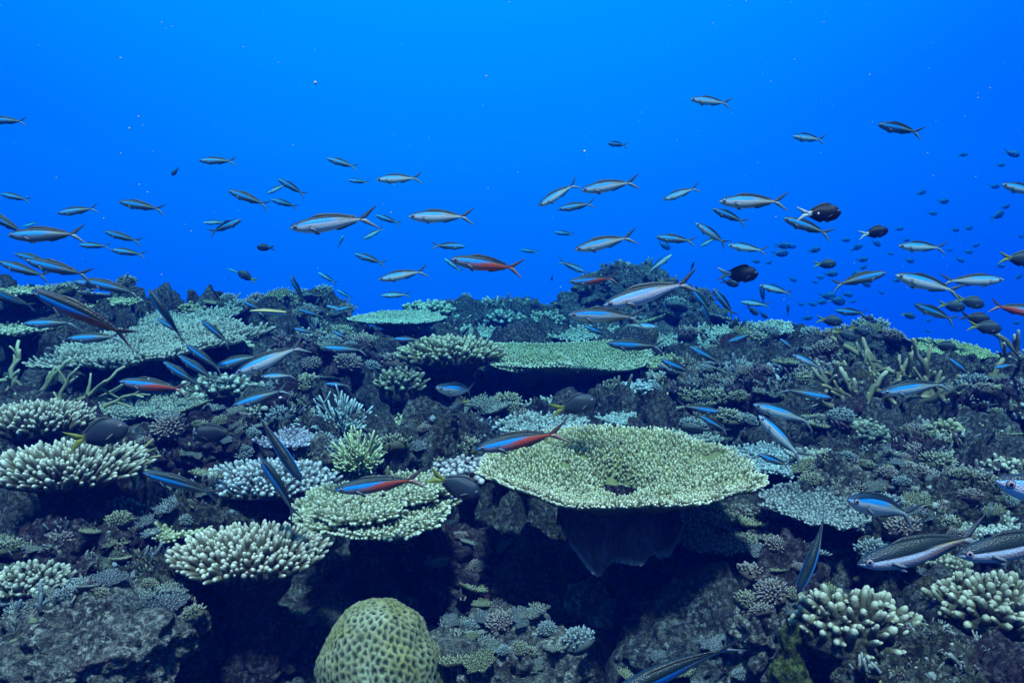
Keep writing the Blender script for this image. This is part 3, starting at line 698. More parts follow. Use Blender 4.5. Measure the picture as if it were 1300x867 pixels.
bush_coral(455, 572, 2.25, 76, 62, 'bright yellow-green tuft coral standing beside the blue mound', n=64, rad=0.0036, c0=(0.22, 0.25, 0.10), c1=(0.60, 0.64, 0.36), seed=61, fan=1.15, group=TUFT)
bush_coral(432, 530, 2.55, 100, 56, 'blue-grey bushy coral just behind the bright yellow-green tuft', n=80, rad=0.0038, c0=(0.10, 0.15, 0.14), c1=(0.48, 0.60, 0.58), seed=62, fan=1.35, group=TUFT)
bush_coral(838, 522, 2.75, 44, 46, 'olive tuft coral behind the far rim of the largest table coral', n=46, rad=0.0042, c0=(0.20, 0.20, 0.07), c1=(0.50, 0.50, 0.24), seed=63, fan=1.1, group=TUFT)
bush_coral(1292, 615, 2.2, 36, 60, 'dim tuft coral at the frame edge over the cropped fish head', n=36, rad=0.004, c0=(0.15, 0.16, 0.09), c1=(0.4, 0.42, 0.26), seed=64, fan=1.0, group=TUFT)
bush_coral(905, 440, 3.7, 50, 30, 'pale fuzzy tuft coral on the slope below the rock peak', n=44, rad=0.005, c0=(0.16, 0.2, 0.16), c1=(0.44, 0.54, 0.46), seed=65, fan=1.25, group=TUFT)
bush_coral(880, 425, 4.0, 40, 34, 'round grey bush coral just under the rock peak shoulder', n=40, rad=0.0055, c0=(0.15, 0.19, 0.17), c1=(0.42, 0.52, 0.48), seed=66, fan=1.35, group=TUFT)

rg = np.random.default_rng(5)
spots = []
for i in range(54):
    spots.append((rg.uniform(-0.19, 0.19), rg.uniform(-0.10, 0.12), rg.uniform(0.08, 0.155), rg.uniform(0, 360), rg.uniform(-12, 38)))
staghorn(1150, 492, 2.6, 'big tangled thicket of thick olive staghorn branches around the blue fish', spots, 0.0098, (0.12, 0.10, 0.05), (0.34, 0.30, 0.17), 71)
staghorn(1078, 516, 2.5, 'pair of pale stubby antler branches reaching up beside the staghorn thicket', [(0, 0, 0.12, 150, 45), (0.03, 0, 0.09, 110, 60), (0.05, 0.02, 0.07, 60, 50), (-0.04, 0, 0.14, 190, 15)], 0.0095, (0.18, 0.17, 0.10), (0.5, 0.48, 0.32), 72)
staghorn(1292, 500, 2.6, 'dark antler branch rising at the frame edge against blue water', [(0.02, 0, 0.17, 110, 62), (0, 0, 0.11, 170, 22), (0.03, 0.02, 0.10, 40, 30), (0, 0, 0.10, 240, 30)], 0.0072, (0.10, 0.10, 0.075), (0.42, 0.42, 0.34), 73)
staghorn(112, 503, 2.45, 'thin bent antler coral crossing beneath the broad sloping plate', [(-0.09, 0, 0.17, 8, 12), (0.0, 0, 0.08, 75, 25), (-0.10, 0.02, 0.12, 95, 48), (0.05, -0.02, 0.10, 30, 38), (-0.12, 0, 0.12, 200, 6), (0, 0, 0.13, 170, 2)], 0.0058, (0.22, 0.22, 0.11), (0.46, 0.46, 0.28), 74)
staghorn(150, 562, 2.1, 'straight yellowish branches lying between the two cream coral plates', [(-0.04, 0, 0.15, -6, -14), (-0.02, 0.02, 0.10, 5, 2), (-0.03, 0.03, 0.13, -20, 4), (0, 0, 0.09, 120, 20)], 0.0058, (0.26, 0.24, 0.09), (0.5, 0.46, 0.22), 75)
staghorn(24, 490, 2.5, 'short upright antler stubs behind the cream stubby hummock', [(-0.03, 0, 0.10, 80, 70), (0.05, 0, 0.08, 60, 50), (0.0, 0.03, 0.09, 120, 75)], 0.0072, (0.2, 0.22, 0.12), (0.44, 0.48, 0.3), 76)

# smaller colonies that fill the slopes
SMALL = 'small plate corals among the rubble'
for (x, y, z, wd, lb, n_, L_, r_, c_, t_, sd_) in [
 (345, 455, 3.35, 58, 'small dusky plate in the hollow behind the big pale blue-flanked fish', 200, .016, .0055, STEEL, STEEL_T, 201),
 (398, 462, 3.55, 60, 'crumbling plate coral at the mouth of the shadowy hollow', 200, .016, .0055, STEEL, STEEL_T, 202),
 (470, 446, 3.9, 62, 'pale lumpy plate below the flat crest table coral', 200, .018, .006, OLIVE, OLIVE_T, 203),
 (615, 424, 4.6, 76, 'teal plate coral just behind the olive finger thicket', 240, .018, .007, STEEL, STEEL_T, 204),
 (742, 424, 4.5, 84, 'teal shelf coral under the lower shoulder rock', 260, .018, .007, STEEL, STEEL_T, 205),
 (824, 436, 3.95, 74, 'grey shelf coral between the big white fish and the olive pair', 240, .016, .006, STEEL, STEEL_T, 206),
 (846, 462, 3.5, 70, 'greenish low plate coral under the lower olive fish', 260, .014, .005, OLIVE, OLIVE_T, 207),
 (936, 486, 3.1, 64, 'flat grey plate on the ledge above the blue-banded outward fish', 220, .014, .005, STEEL, STEEL_T, 208),
 (1048, 588, 2.2, 76, 'pale ledge plate between the nub coral and the white-dotted plate', 260, .012, .0045, STEEL, STEEL_T, 209),
 (1142, 572, 2.32, 66, 'shaded olive ledge plate beneath the rounded nub coral', 220, .013, .0048, OLIVE, OLIVE_T, 210),
 (1196, 612, 2.12, 70, 'rough ledge plate right of the dim pitted mound', 220, .012, .0045, STEEL, STEEL_T, 211),
 (366, 560, 2.3, 62, 'grey-violet plate below the violet-tinged rock', 240, .013, .0048, (0.19, 0.19, 0.23), (0.52, 0.54, 0.62), 212),
 (520, 540, 2.65, 54, 'dark little plate between the bushy coral and the blue-grey finger spray', 200, .013, .005, OLIVE, OLIVE_T, 213),
 (880, 556, 2.5, 58, 'grey plate peeping over the back rim of the largest table coral', 200, .013, .005, STEEL, STEEL_T, 214),
 (1240, 668, 1.86, 84, 'rough teal plate just over the cropped banded fish', 260, .012, .0045, STEEL, STEEL_T, 215),
 (700, 516, 3.0, 56, 'shaded teal plate in front of the rolled-lip table coral stalk', 220, .014, .005, STEEL, STEEL_T, 216),
 (230, 674, 1.9, 66, 'small olive plate between the cream cushion and the thick-fingered plate', 220, .012, .0045, OLIVE, OLIVE_T, 217),
 (850, 482, 3.25, 60, 'broken teal plate edge just past the end of the rolled lip', 240, .014, .005, STEEL, STEEL_T, 218)]:
    table_coral(x, y, z, wd, lb, n=n_, L=L_, rad=r_, c0=c_, c1=t_, bowl=0.015, amp=0.12, seed=sd_, group=SMALL, gap=0.07, tilt=(R(3), R((sd_ % 5 - 2) * 3)))
NUBS = 'small nubby corals among the rubble'
for (x, y, z, wd, hg, lb, n_, L_, r_, c_, t_, sd_) in [
 (545, 424, 4.4, 60, 24, 'olive nubs on the slope in front of the flat crest table coral', 70, .03, .009, (0.2, 0.2, 0.1), (0.56, 0.58, 0.4), 221),
 (585, 406, 5.0, 44, 18, 'pale nubs on the far crest beyond the olive thicket', 60, .035, .010, (0.2, 0.24, 0.2), (0.55, 0.64, 0.56), 222),
 (376, 440, 3.7, 44, 24, 'mossy nubs on the lip of the shadowy hollow', 60, .026, .007, (0.17, 0.18, 0.08), (0.5, 0.52, 0.34), 223),
 (322, 520, 2.75, 48, 26, 'cream nubs just above the head-down diving fish tail', 60, .022, .006, (0.2, 0.19, 0.12), (0.66, 0.66, 0.52), 224),
 (860, 808, 1.84, 60, 30, 'grey nub patch on the red-crusted boulder', 70, .014, .0042, (0.17, 0.17, 0.14), (0.52, 0.54, 0.5), 225),
 (925, 770, 1.80, 56, 30, 'cream speckled nub patch left of the white-scarred rubble', 70, .014, .0042, (0.2, 0.18, 0.12), (0.6, 0.6, 0.5), 226),
 (1206, 712, 1.68, 54, 26, 'olive nub patch right under the two banded fish', 60, .016, .0048, (0.18, 0.18, 0.09), (0.54, 0.54, 0.38), 227),
 (690, 800, 1.92, 60, 28, 'mottled nub patch on the big rounded dark boulder', 70, .013, .004, (0.15, 0.15, 0.12), (0.48, 0.5, 0.46), 228),
 (1118, 640, 1.98, 48, 24, 'grey nub patch behind the blue fish facing the camera', 60, .016, .005, (0.18, 0.2, 0.18), (0.5, 0.56, 0.52), 229),
 (150, 640, 2.0, 60, 26, 'shadowed nub patch under the edge of the thick-fingered plate', 60, .018, .005, (0.15, 0.14, 0.1), (0.44, 0.42, 0.34), 230),
 (962, 648, 2.05, 56, 28, 'brown nub patch beside the white-dotted plate', 70, .015, .0045, (0.13, 0.12, 0.09), (0.36, 0.36, 0.3), 231),
 (1020, 478, 3.0, 50, 24, 'pale nub row along the sloping tan rock', 60, .02, .0062, (0.2, 0.22, 0.18), (0.54, 0.6, 0.54), 232)]:
    finger_coral(x, y, z, wd, hg, lb, n=n_, L=L_, rad=r_, c0=c_, c1=t_, seed=sd_, flat=0.5, ratio=0.8, group=NUBS, parts=False)

# honeycomb coral with pitted cells
def honeycomb(px, py, zc, wpx, hpx, label, cells, seed, ridge, pit, patch, group=None, deep=0.9, tall=1.0):
    def go():
        rng = np.random.default_rng(seed)
        V, T = ICO[6]
        c = at(px, py, zc); rx = wpx * zc / F / 2; top = at(px, py - hpx / 2, zc)[2]; g_ = min(gh(c[0], c[1]), top - rx * 0.9); rz = max((top - g_) * 0.55, rx * 1.35 if wpx > 100 else 0)
        k = np.arange(cells) + 0.5; ph = np.arccos(1 - 2 * k / cells); th = k * 2.399963
        S = np.stack([np.cos(th) * np.sin(ph), np.sin(th) * np.sin(ph), np.cos(ph)], -1) + rng.normal(size=(cells, 3)) * 0.6 / math.sqrt(cells)
        S /= np.linalg.norm(S, axis=1, keepdims=True)
        d1 = np.zeros(len(V)); d2 = np.zeros(len(V))
        for s in range(0, len(V), 4000):
            dd = 2 - 2 * V[s:s + 4000] @ S.T
            q = np.partition(dd, 1, axis=1)[:, :2]; q = np.sqrt(np.maximum(q, 0)); d1[s:s + 4000] = q[:, 0]; d2[s:s + 4000] = q[:, 1]
        sp = math.sqrt(4 * math.pi / cells)
        e = np.clip((d2 - d1) / (0.62 * sp), 0, 1)                 # 0 on the ridge, 1 in the pit
        dep = e ** 0.8
        sh = 1 + 0.14 * fbm(V * 1.6 + seed, 3, seed) - 0.42 * sp * dep
        # squarish shoulders: a loaf more than a ball
        P = V * np.array([rx, rx * deep, rz]) * sh[:, None]
        n = 0.5 + 0.5 * fbm(V * 3 + 5, 3, seed + 3)
        rim = np.array(ridge)[None] * (1 - n[:, None]) + np.array(patch)[None] * n[:, None]
        t = np.clip((e - 0.40) / 0.22, 0, 1)[:, None]
        C = rim * (1 - t) + np.array(pit)[None] * t
        o = link('honeycomb_coral', mesh_of('honeycomb_coral', P + np.array([0, 0, rz * 0.8]), None, T, C), M_BRAIN, None, (c[0], c[1], top - rz * 1.8))
        o['label'] = label; o['category'] = 'coral'
        if group: o['group'] = group
    later.append(go)
honeycomb(481, 817, 1.58, 168, 122, 'rounded honeycomb coral with yellow-green ridges and dark pits, low beneath the tilted plate', 1150, 3, (0.25, 0.22, 0.04), (0.02, 0.022, 0.01), (0.36, 0.37, 0.24))
honeycomb(978, 487, 3.0, 24, 26, 'small pale ball coral on the ledge beside the bright-tipped knob coral', 260, 5, (0.42, 0.48, 0.42), (0.18, 0.22, 0.2), (0.55, 0.62, 0.55))
honeycomb(1145, 604, 2.1, 54, 40, 'dim yellow-olive pitted coral mound in the shade below the olive nub coral', 240, 6, (0.17, 0.16, 0.05), (0.04, 0.04, 0.02), (0.24, 0.22, 0.09))

def leaf_sheet(px, py, zc, wpx, hpx, label, color, edge, seed, name='leaf_coral'):
    """a thin ribbed curtain of leafy coral with a ragged lower edge"""
    def go():
        c = at(px, py, zc); W = wpx * zc / F; H = hpx * zc / F
        nu, nv = 150, 60; u = np.linspace(-0.5, 0.5, nu); v = np.linspace(0, 1, nv); U, Vv = np.meshgrid(u, v, indexing='ij')
        low = crv([(-0.5, .30), (-.42, .55), (-.3, .78), (-.17, 1.02), (-.06, .80), (.08, .74), (.22, .72), (.33, .82), (.42, .62), (.5, .2)], u) + 0.07 * fbm(np.stack([u * 26, 0 * u, 0 * u + seed], -1), 3, 2)
        X = U * W * (1 + 0.06 * Vv); Z = H * 0.62 - Vv * H * (low[:, None] + 0.12)
        P3 = np.stack([U * 9, Vv * 2.5, 0 * U + 2.2], -1).reshape(-1, 3)
        Y = (-0.075 * Vv ** 1.4 + 0.022 * np.sin(U * 17 + 3 * Vv) * (0.3 + Vv) + 0.30 * U ** 2).reshape(-1) + 0.030 * fbm(P3, 3, 5) + 0.0022 * np.sin(U.reshape(-1) * 190 + 6 * fbm(P3 * 0.7, 2, 6)) + 0.006 * fbm(P3 * 7, 3, 9)
        P = np.stack([X.reshape(-1), Y, Z.reshape(-1)], -1); P2 = P + np.array([0, 0.006, 0.0])
        Q = grid_faces(nu, nv); n = nu * nv
        idx = np.arange(n).reshape(nu, nv); ring = np.concatenate([idx[:, 0], idx[-1, 1:], idx[::-1, -1][1:], idx[0, ::-1][1:]])
        RQ = np.array([[ring[k], ring[k + 1], ring[k + 1] + n, ring[k] + n] for k in range(len(ring) - 1)])
        t = np.clip((Vv.reshape(-1) - 0.90) / 0.08, 0, 1)[:, None]; mo = (1 + 0.45 * fbm(P3 * 4, 3, 12))[:, None]
        C = (np.array(color)[None] * (1 - t) + np.array(edge)[None] * t) * mo; C = np.vstack([C, C])
        o = link(name, mesh_of(name, np.vstack([P, P2]), np.vstack([Q[:, ::-1], Q + n, RQ]), None, C), M_CORAL, None, c)
        o['label'] = label; o['category'] = 'coral'
    later.append(go)
leaf_sheet(786, 682, 1.78, 150, 62, 'maroon-brown leafy coral sheet hanging under the largest table coral', (0.20, 0.085, 0.08), (0.40, 0.28, 0.28), 4)

# ------------------------------------------------------------------ rocks
rk = rock
rk(792, 372, 5.3, 112, 62, 'dark rock peak breaking the far skyline above the rolled-lip table coral', 'grey', 101, 0.8)
rk(748, 392, 5.3, 90, 40, 'lower shoulder rock leaning on the dark rock peak', 'grey', 102)
rk(858, 398, 4.8, 120, 56, 'long encrusted rock descending from the rock peak behind the big white fish', 'grey', 103)
rk(905, 455, 3.95, 120, 60, 'blue-grey slope rock between the rock peak and the jutting pale plate', 'grey', 104)
rk(950, 452, 3.6, 80, 56, 'shadowed rock carrying the jutting pale plate', 'maroon', 105)
rk(600, 400, 5.4, 110, 30, 'low knobbly rock on the far crest behind the olive thicket', 'grey', 106)
rk(660, 398, 5.5, 84, 26, 'small crest rock between the far table coral and the rock peak', 'grey', 107)
rk(400, 392, 4.6, 90, 34, 'craggy crest rock above the middle of the darting school', 'olive', 108)
rk(350, 405, 4.3, 90, 46, 'turfed crest rock under the yellow and black striped fish', 'olive', 109)
rk(425, 434, 4.2, 66, 22, 'broken rock on the near side of the flat pale table coral', 'grey', 110)
rk(290, 400, 3.95, 60, 30, 'small mossy rock on the crest beside the arrow-like diving fish', 'olive', 111)
rk(60, 392, 3.45, 110, 44, 'dark crest rock behind the largest diving fish', 'grey', 112)
rk(420, 465, 3.4, 130, 66, 'shadowy boulder in the hollow behind the blue-grey bushy coral', 'maroon', 113)
rk(365, 520, 2.75, 60, 66, 'violet-tinged knobbly rock beside the blue-grey bushy coral', 'maroon', 114, knobs=1)
rk(414, 582, 2.3, 44, 46, 'smooth blue-grey mound beside the bright yellow-green tuft', 'pale', 115, lump=0.08, rough=0.1)
rk(518, 578, 2.35, 66, 62, 'grey turf boulder between the bright tuft and the knobbly white-tipped coral', 'grey', 116)
rk(560, 562, 2.4, 60, 52, 'brown turf rock with a flat top over the knobbly white-tipped coral', 'olive', 117)
rk(630, 535, 2.9, 110, 34, 'dark cave-side rock under the rolled-lip table coral', 'maroon', 118)
rk(780, 522, 2.98, 80, 36, 'mottled rock beneath the rim of the rolled-lip table coral', 'grey', 119)
rk(905, 500, 2.95, 130, 56, 'flat-topped pale ledge behind the blue-banded fish facing outward', 'pale', 120, lump=0.2)
rk(960, 505, 2.8, 60, 60, 'dark hollowed rock between the pale ledge and the ball coral', 'maroon', 121)
rk(905, 545, 2.6, 70, 40, 'rubbly rock just beyond the far edge of the largest table coral', 'grey', 122)
rk(1090, 448, 3.2, 150, 40, 'dark crest ledge in front of the hazy fish shoal', 'grey', 123)
rk(1060, 470, 3.0, 110, 36, 'sloping tan rock beneath the dark crest ledge', 'olive', 124)
rk(1128, 440, 3.1, 50, 26, 'spiny dark knob on the crest beside the staghorn thicket', 'grey', 125)
rk(1035, 500, 2.75, 70, 40, 'grey knobbed rock under the fish swimming towards the staghorn thicket', 'grey', 126)
rk(1045, 560, 2.4, 70, 60, 'encrusted lump in front of the rounded olive nub coral', 'grey', 127)
rk(1210, 590, 2.3, 190, 80, 'long shaded boulder holding the olive bottlebrush coral', 'maroon', 128)
rk(1265, 520, 2.5, 110, 60, 'purple-brown reef block below the frame-edge antler branch', 'maroon', 129)
rk(1065, 612, 2.1, 80, 44, 'pale rubble hump above the white-dotted plate', 'pale', 130, rough=0.3)
rk(1150, 624, 2.02, 84, 44, 'light-crusted rock behind the blue fish facing the camera', 'pale', 131)
rk(1225, 640, 1.95, 110, 60, 'turfed rock behind the two big banded fish', 'olive', 132)
rk(1160, 690, 1.8, 110, 70, 'craggy rubble rock over which the big banded fish pass', 'olive', 133, rough=0.3)
rk(1010, 720, 1.72, 90, 60, 'dark crusted rock beside the fish hanging head down', 'maroon', 134)
rk(980, 790, 1.60, 100, 66, 'white-scarred rubble block next to the dome of fat fingers', 'pale', 135, rough=0.34)
rk(1160, 845, 1.45, 150, 70, 'low rubble bank below the dome of fat fingers', 'olive', 136, rough=0.3)
rk(1270, 850, 1.42, 120, 50, 'dark corner rock under the sloping cream-tipped coral', 'maroon', 137)
rk(640, 836, 1.66, 180, 90, 'grey mottled rubble rock beside the honeycomb coral', 'pale', 138, lump=0.22, rough=0.3)
rk(750, 764, 1.90, 50, 46, 'pinkish cream lump below the maroon leafy sheet', 'pale', 139, lump=0.35, rough=0.2)
rk(700, 745, 2.02, 150, 100, 'big rounded dark boulder under the largest table coral', 'olive', 140)
rk(830, 768, 1.97, 130, 100, 'red-crusted boulder below the shaded brown plate', 'maroon', 141)
rk(870, 840, 1.70, 140, 60, 'pale-speckled rubble under the bottom-edge fish', 'grey', 142)
rk(130, 800, 1.56, 240, 92, 'large pale grainy rock sloping across the lower corner', 'pale', 143, lump=0.14, rough=0.16)
rk(20, 790, 1.6, 110, 70, 'pinkish rounded rock next to the large pale grainy one', 'pale', 144, lump=0.12, rough=0.14)
rk(210, 740, 1.72, 150, 70, 'crumbly turf rock beside the cream finger cushion', 'olive', 145, rough=0.3)
rk(270, 645, 1.98, 120, 46, 'knobbed rock below the bluish-white coral', 'olive', 146)
rk(100, 690, 1.85, 160, 60, 'shadowed rock under the thick-fingered cream plate', 'maroon', 147)
rk(330, 815, 1.75, 120, 70, 'very dark rock beside the honeycomb coral base', 'maroon', 148)
rk(560, 720, 2.06, 150, 90, 'shaded wall rock under the tilted cream-tipped plate', 'maroon', 149)
rk(260, 560, 2.35, 130, 60, 'dark cave rock sheltering the dim hidden fish', 'maroon', 150)
rk(930, 700, 2.02, 120, 60, 'fuzzy violet-brown rock under the shaded brown plate', 'maroon', 151)
rk(1006, 808, 1.50, 34, 10, 'bright yellow-green mossy stone beside the dome of fat fingers', 'grey', 152)

# ------------------------------------------------------------------ build ground, corals and rocks
def build_ground():
    th = np.tan(np.linspace(R(-52), R(52), 620)); yy = np.concatenate([np.geomspace(0.75, 7.0, 560), np.geomspace(7.1, 22, 40)])
    Y, TT = np.meshgrid(yy, th, indexing='ij'); X = (Y + 0.8) * TT * 0.8
    x, y = X.ravel(), Y.ravel(); h = ground_h(x, y)
    P = np.stack([x, y, h], -1)
    # sideways roughness makes small overhangs
    k = np.clip(y / 2, 0.4, 1.5)
    P[:, 0] += 0.035 * k * fbm(P * 13, 3, 71); P[:, 1] += 0.035 * k * fbm(P * 13 + 9, 3, 72)
    o = link('reef_ground', mesh_of('reef_ground', P, grid_faces(len(yy), len(th))[:, ::-1], None), M_GROUND)
    o['kind'] = 'structure'; o['label'] = 'dark encrusted reef ground with hollows and rubble'
    return o
build_ground()
for f_ in later: f_()
m_ = bpy.data.objects.get('reef_rock.051')
moss = rock_mat('bright_moss_rock', [(0.05, 0.07, 0.01), (0.12, 0.16, 0.016), (0.20, 0.25, 0.03), (0.05, 0.06, 0.016), (0.05, 0.05, 0.02)], (0.4, 0.45, 0.2))
for o in bpy.data.objects:
    if o.get('label', '').startswith('bright yellow-green mossy'): o.data.materials[0] = moss
bpy.context.view_layer.update()
dg = bpy.context.evaluated_depsgraph_get()
def hit_depth(px, py):
    d = Fw + Rt * (px - 650) / F + Up * (433.5 - py) / F
    ok, loc, nrm, *_ = scn.ray_cast(dg, Vector(CAM), Vector(d / np.linalg.norm(d)))
    return (np.dot(np.array(loc) - CAM, Fw), np.array(loc), np.array(nrm)) if ok else (99.0, None, None)

# ------------------------------------------------------------------ uncounted encrusting growth: nubs, rubble, little branch tips
def growth():
    rng = np.random.default_rng(77)
    cx = rng.uniform(-3.2, 3.2, 110000); cy = rng.uniform(1.15, 5.8, 110000)
    keep = (np.abs(cx) < cy * 0.72 + 0.25) & (rng.random(110000) < np.clip(1.6 / cy, 0.2, 1) ** 1.2)
    cx, cy = cx[keep], cy[keep]
    den = vnoise(np.stack([cx * 5, cy * 5, 0 * cx], -1), 91)
    keep = rng.random(len(cx)) < np.clip(0.2 + 1.3 * den, 0.02, 1); cx, cy = cx[keep][:18000], cy[keep][:18000]
    pts, nrs = [], []
    for x, y in zip(cx, cy):
        ok, loc, nrm, _, ob, _ = scn.ray_cast(dg, Vector((x, y, 1.6)), Vector((0, 0, -1)))
        if ok and (ob.name.startswith('reef_rock') or ob.name.startswith('reef_ground')) and nrm.z > 0.1: pts.append(loc[:]); nrs.append(nrm[:])
    P = np.array(pts); Nn = np.array(nrs); n = len(P)
    pal = np.array([(0.28, 0.30, 0.25), (0.42, 0.44, 0.38), (0.18, 0.19, 0.10), (0.14, 0.07, 0.10), (0.16, 0.20, 0.22), (0.24, 0.20, 0.11), (0.10, 0.11, 0.10), (0.30, 0.29, 0.25)])
    zone = vnoise(P * 3.1, 95); pick = (np.clip((zone + 1) / 2 * 8 + rng.normal(size=n) * 1.6, 0, 7.99)).astype(int)
    C = pal[pick] * rng.uniform(0.7, 1.2, (n, 1))
    far = np.clip(P[:, 1] / 2.2, 0.6, 1.5)
    mb = MB()
    # lumps
    V, T = ICO[3]
    tms = []
    for k in range(4):
        Vk = V * (1 + 0.35 * fbm(V * 1.7 + k * 9, 3, k))[:, None]; Vk = Vk * (1 + 0.22 * fbm(V * 6 + k * 5, 2, k + 3))[:, None]; tms.append((Vk, np.zeros((0, 4), int), T, np.clip(Vk[:, 2] * 0.5 + 0.5, 0, 1)))
    kind = rng.random(n) + 0.28
    M = frames(Nn * 0.7 + np.array([0, 0, 0.5]) + rng.normal(size=(n, 3)) * 0.25)
    sz = np.minimum(np.exp(rng.normal(size=n) * 0.5) * 0.0052, 0.010) * far
    for k in range(4):
        s = (kind < 0.45) & (np.arange(n) % 4 == k)
        S = M[s] * (sz[s, None, None] * rng.uniform(0.7, 1.4, (s.sum(), 1, 3)))
        stamp(mb, tms[k], S, P[s], C[s], C[s] * 1.05)
    # tufts of small fingers: 6 at each spot
    s = np.where(kind >= 0.45)[0]; rg_ = np.exp(rng.normal(size=n) * 0.35) * (1 + 0.5 * (vnoise(P * 6, 97) > 0.3))
    for q in range(7):
        D = Nn[s] * 0.5 + np.array([0, 0, 0.6]) + rng.normal(size=(len(s), 3)) * 0.45
        off = rng.normal(size=(len(s), 3)) * np.array([1, 1, 0.2]) * 0.0075 * far[s, None] * rg_[s, None]
        big = rg_[s]; S = frames(D) * np.stack([0.0019 * far[s] * big, 0.0019 * far[s] * big, 0.0095 * far[s] * big * rng.uniform(0.6, 1.5, len(s))], -1)[:, None, :]
        stamp(mb, FT[q % 3], S, P[s] + off - Nn[s] * 0.003, C[s] * 0.45, C[s] * 0.8 + 0.08)
    o = link('encrusting_growth', mb.mesh('encrusting_growth'), M_CORAL)
    o['kind'] = 'stuff'; o['label'] = 'small nubs, tufts and rubble encrusting the reef'; o['category'] = 'growth'
growth()
# palm-sized colonies dotted everywhere over the rock: each one stands by itself, all of one look
def dotted():
    rng = np.random.default_rng(41)
    flat_f = outline(rng, 0.10)
    plates, nubs = [], []
    for k in range(6):
        f = outline(rng, 0.13); mb = MB()
        nr, na = 7, 26; r_, a_ = np.meshgrid(np.linspace(0.02, 1, nr), np.arange(na) * 2 * math.pi / na, indexing='ij')
        top = np.stack([r_ * f(a_) * np.cos(a_), r_ * f(a_) * np.sin(a_), 0.12 * r_ ** 2], -1).reshape(-1, 3); low = top * np.array([.96, .96, 1]) - np.stack([0 * r_, 0 * r_, 0.07 + 0.35 * (1 - r_) ** 1.5], -1).reshape(-1, 3)
        n_ = nr * na; rim = np.array([[(nr - 1) * na + j, n_ + (nr - 1) * na + j, n_ + (nr - 1) * na + (j + 1) % na, (nr - 1) * na + (j + 1) % na] for j in range(na)])
        c0 = np.array([STEEL[0:3], OLIVE[0:3], (0.17, 0.19, 0.20)][k % 3]) * 0.55; c1 = np.array([STEEL_T, OLIVE_T, (0.5, 0.58, 0.58)][k % 3])
        mb.add(np.vstack([top, low]), np.vstack([grid_faces(nr, na, True), grid_faces(nr, na, True)[:, ::-1] + n_, rim]), None, c0 * 0.6)
        r, a = disc_points(150, rng, 1.0); m_ = len(r); D = np.stack([0.7 * r * np.cos(a), 0.7 * r * np.sin(a), np.ones(m_)], -1) + rng.normal(size=(m_, 3)) * 0.22
        S = frames(D) * np.stack([np.full(m_, 0.042), np.full(m_, 0.042), 0.20 * rng.uniform(0.6, 1.3, m_)], -1)[:, None, :]
        stamp(mb, FT[k % 3], S, np.stack([r * f(a) * np.cos(a), r * f(a) * np.sin(a), 0.12 * r ** 2 - 0.02], -1), np.tile(c0, (m_, 1)), np.tile(c1 * 0.9, (m_, 1)) * rng.uniform(0.7, 1.1, (m_, 1)))
        plates.append(mb.mesh('coral_rosette'))
        mb = MB(); V, T = ICO[3]; P = V * np.array([0.9, 0.85, 0.45]) * (1 + 0.25 * fbm(V * 2 + k, 3, k))[:, None]
        c0 = np.array([(0.17, 0.17, 0.09), (0.15, 0.18, 0.17), (0.18, 0.13, 0.10)][k % 3]) * 0.55; c1 = np.array([(0.6, 0.6, 0.42), (0.52, 0.62, 0.6), (0.58, 0.52, 0.46)][k % 3])
        mb.add(P, None, T, c0)
        m_ = 95; r, a = disc_points(m_, rng, 1.0); e_ = np.sqrt(np.clip(1 - r ** 2, 0, 1)); B_ = np.stack([r * np.cos(a) * 0.9, r * np.sin(a) * 0.85, e_ * 0.45], -1)
        S = frames(np.stack([r * np.cos(a), r * np.sin(a), e_ * 0.7 + 0.35], -1) + rng.normal(size=(m_, 3)) * 0.18) * np.stack([np.full(m_, 0.075), np.full(m_, 0.075), 0.36 * rng.uniform(0.5, 1.3, m_)], -1)[:, None, :]
        stamp(mb, FT[k % 3], S, B_ * 0.93, np.tile(c0, (m_, 1)), np.tile(c1 * 0.85, (m_, 1)) * rng.uniform(0.7, 1.1, (m_, 1)))
        nubs.append(mb.mesh('coral_tuft'))
    done = []; tries = 0
    while len(done) < 430 and tries < 22000:
        tries += 1
        y = 1.45 + 3.15 * rng.random() ** 1.15; x = rng.uniform(-0.66, 0.66) * y
        ok, loc, nrm, _, ob, _ = scn.ray_cast(dg, Vector((x, y, 1.6)), Vector((0, 0, -1)))
        if not ok or nrm.z < 0.45 or not (ob.name.startswith('reef_rock') or ob.name.startswith('reef_ground')): continue
        s = rng.uniform(0.018, 0.048) * min(max(y / 2.2, 0.75), 1.7)
        if any((loc.x - p[0]) ** 2 + (loc.y - p[1]) ** 2 < (0.75 * (s + p[2])) ** 2 for p in done): continue
        flat = rng.random() < 0.5; k = int(rng.integers(0, 6))
        o = link('coral_rosette' if flat else 'coral_tuft', (plates if flat else nubs)[k], M_CORAL, None, (loc.x, loc.y, loc.z + (s * rng.uniform(0.02, 0.22) if flat else -0.1 * s)))
        q = Vector((nrm.x * 0.5, nrm.y * 0.5, 1)).to_track_quat('Z', 'Y').to_euler(); o.rotation_euler = (q.x, q.y, rng.uniform(0, 6.28)); o.scale = (s, s, s)
        o['category'] = 'coral'
        o['label'] = 'palm-sized flat rosette of coral, one of many alike dotted over the reef rock' if flat else 'fist-sized bristly coral tuft, one of many alike dotted over the reef rock'
        o['group'] = 'palm-sized coral rosettes on the rock' if flat else 'fist-sized coral tufts on the rock'
        done.append((loc.x, loc.y, s))
dotted()
bpy.context.view_layer.update(); dg = bpy.context.evaluated_depsgraph_get()

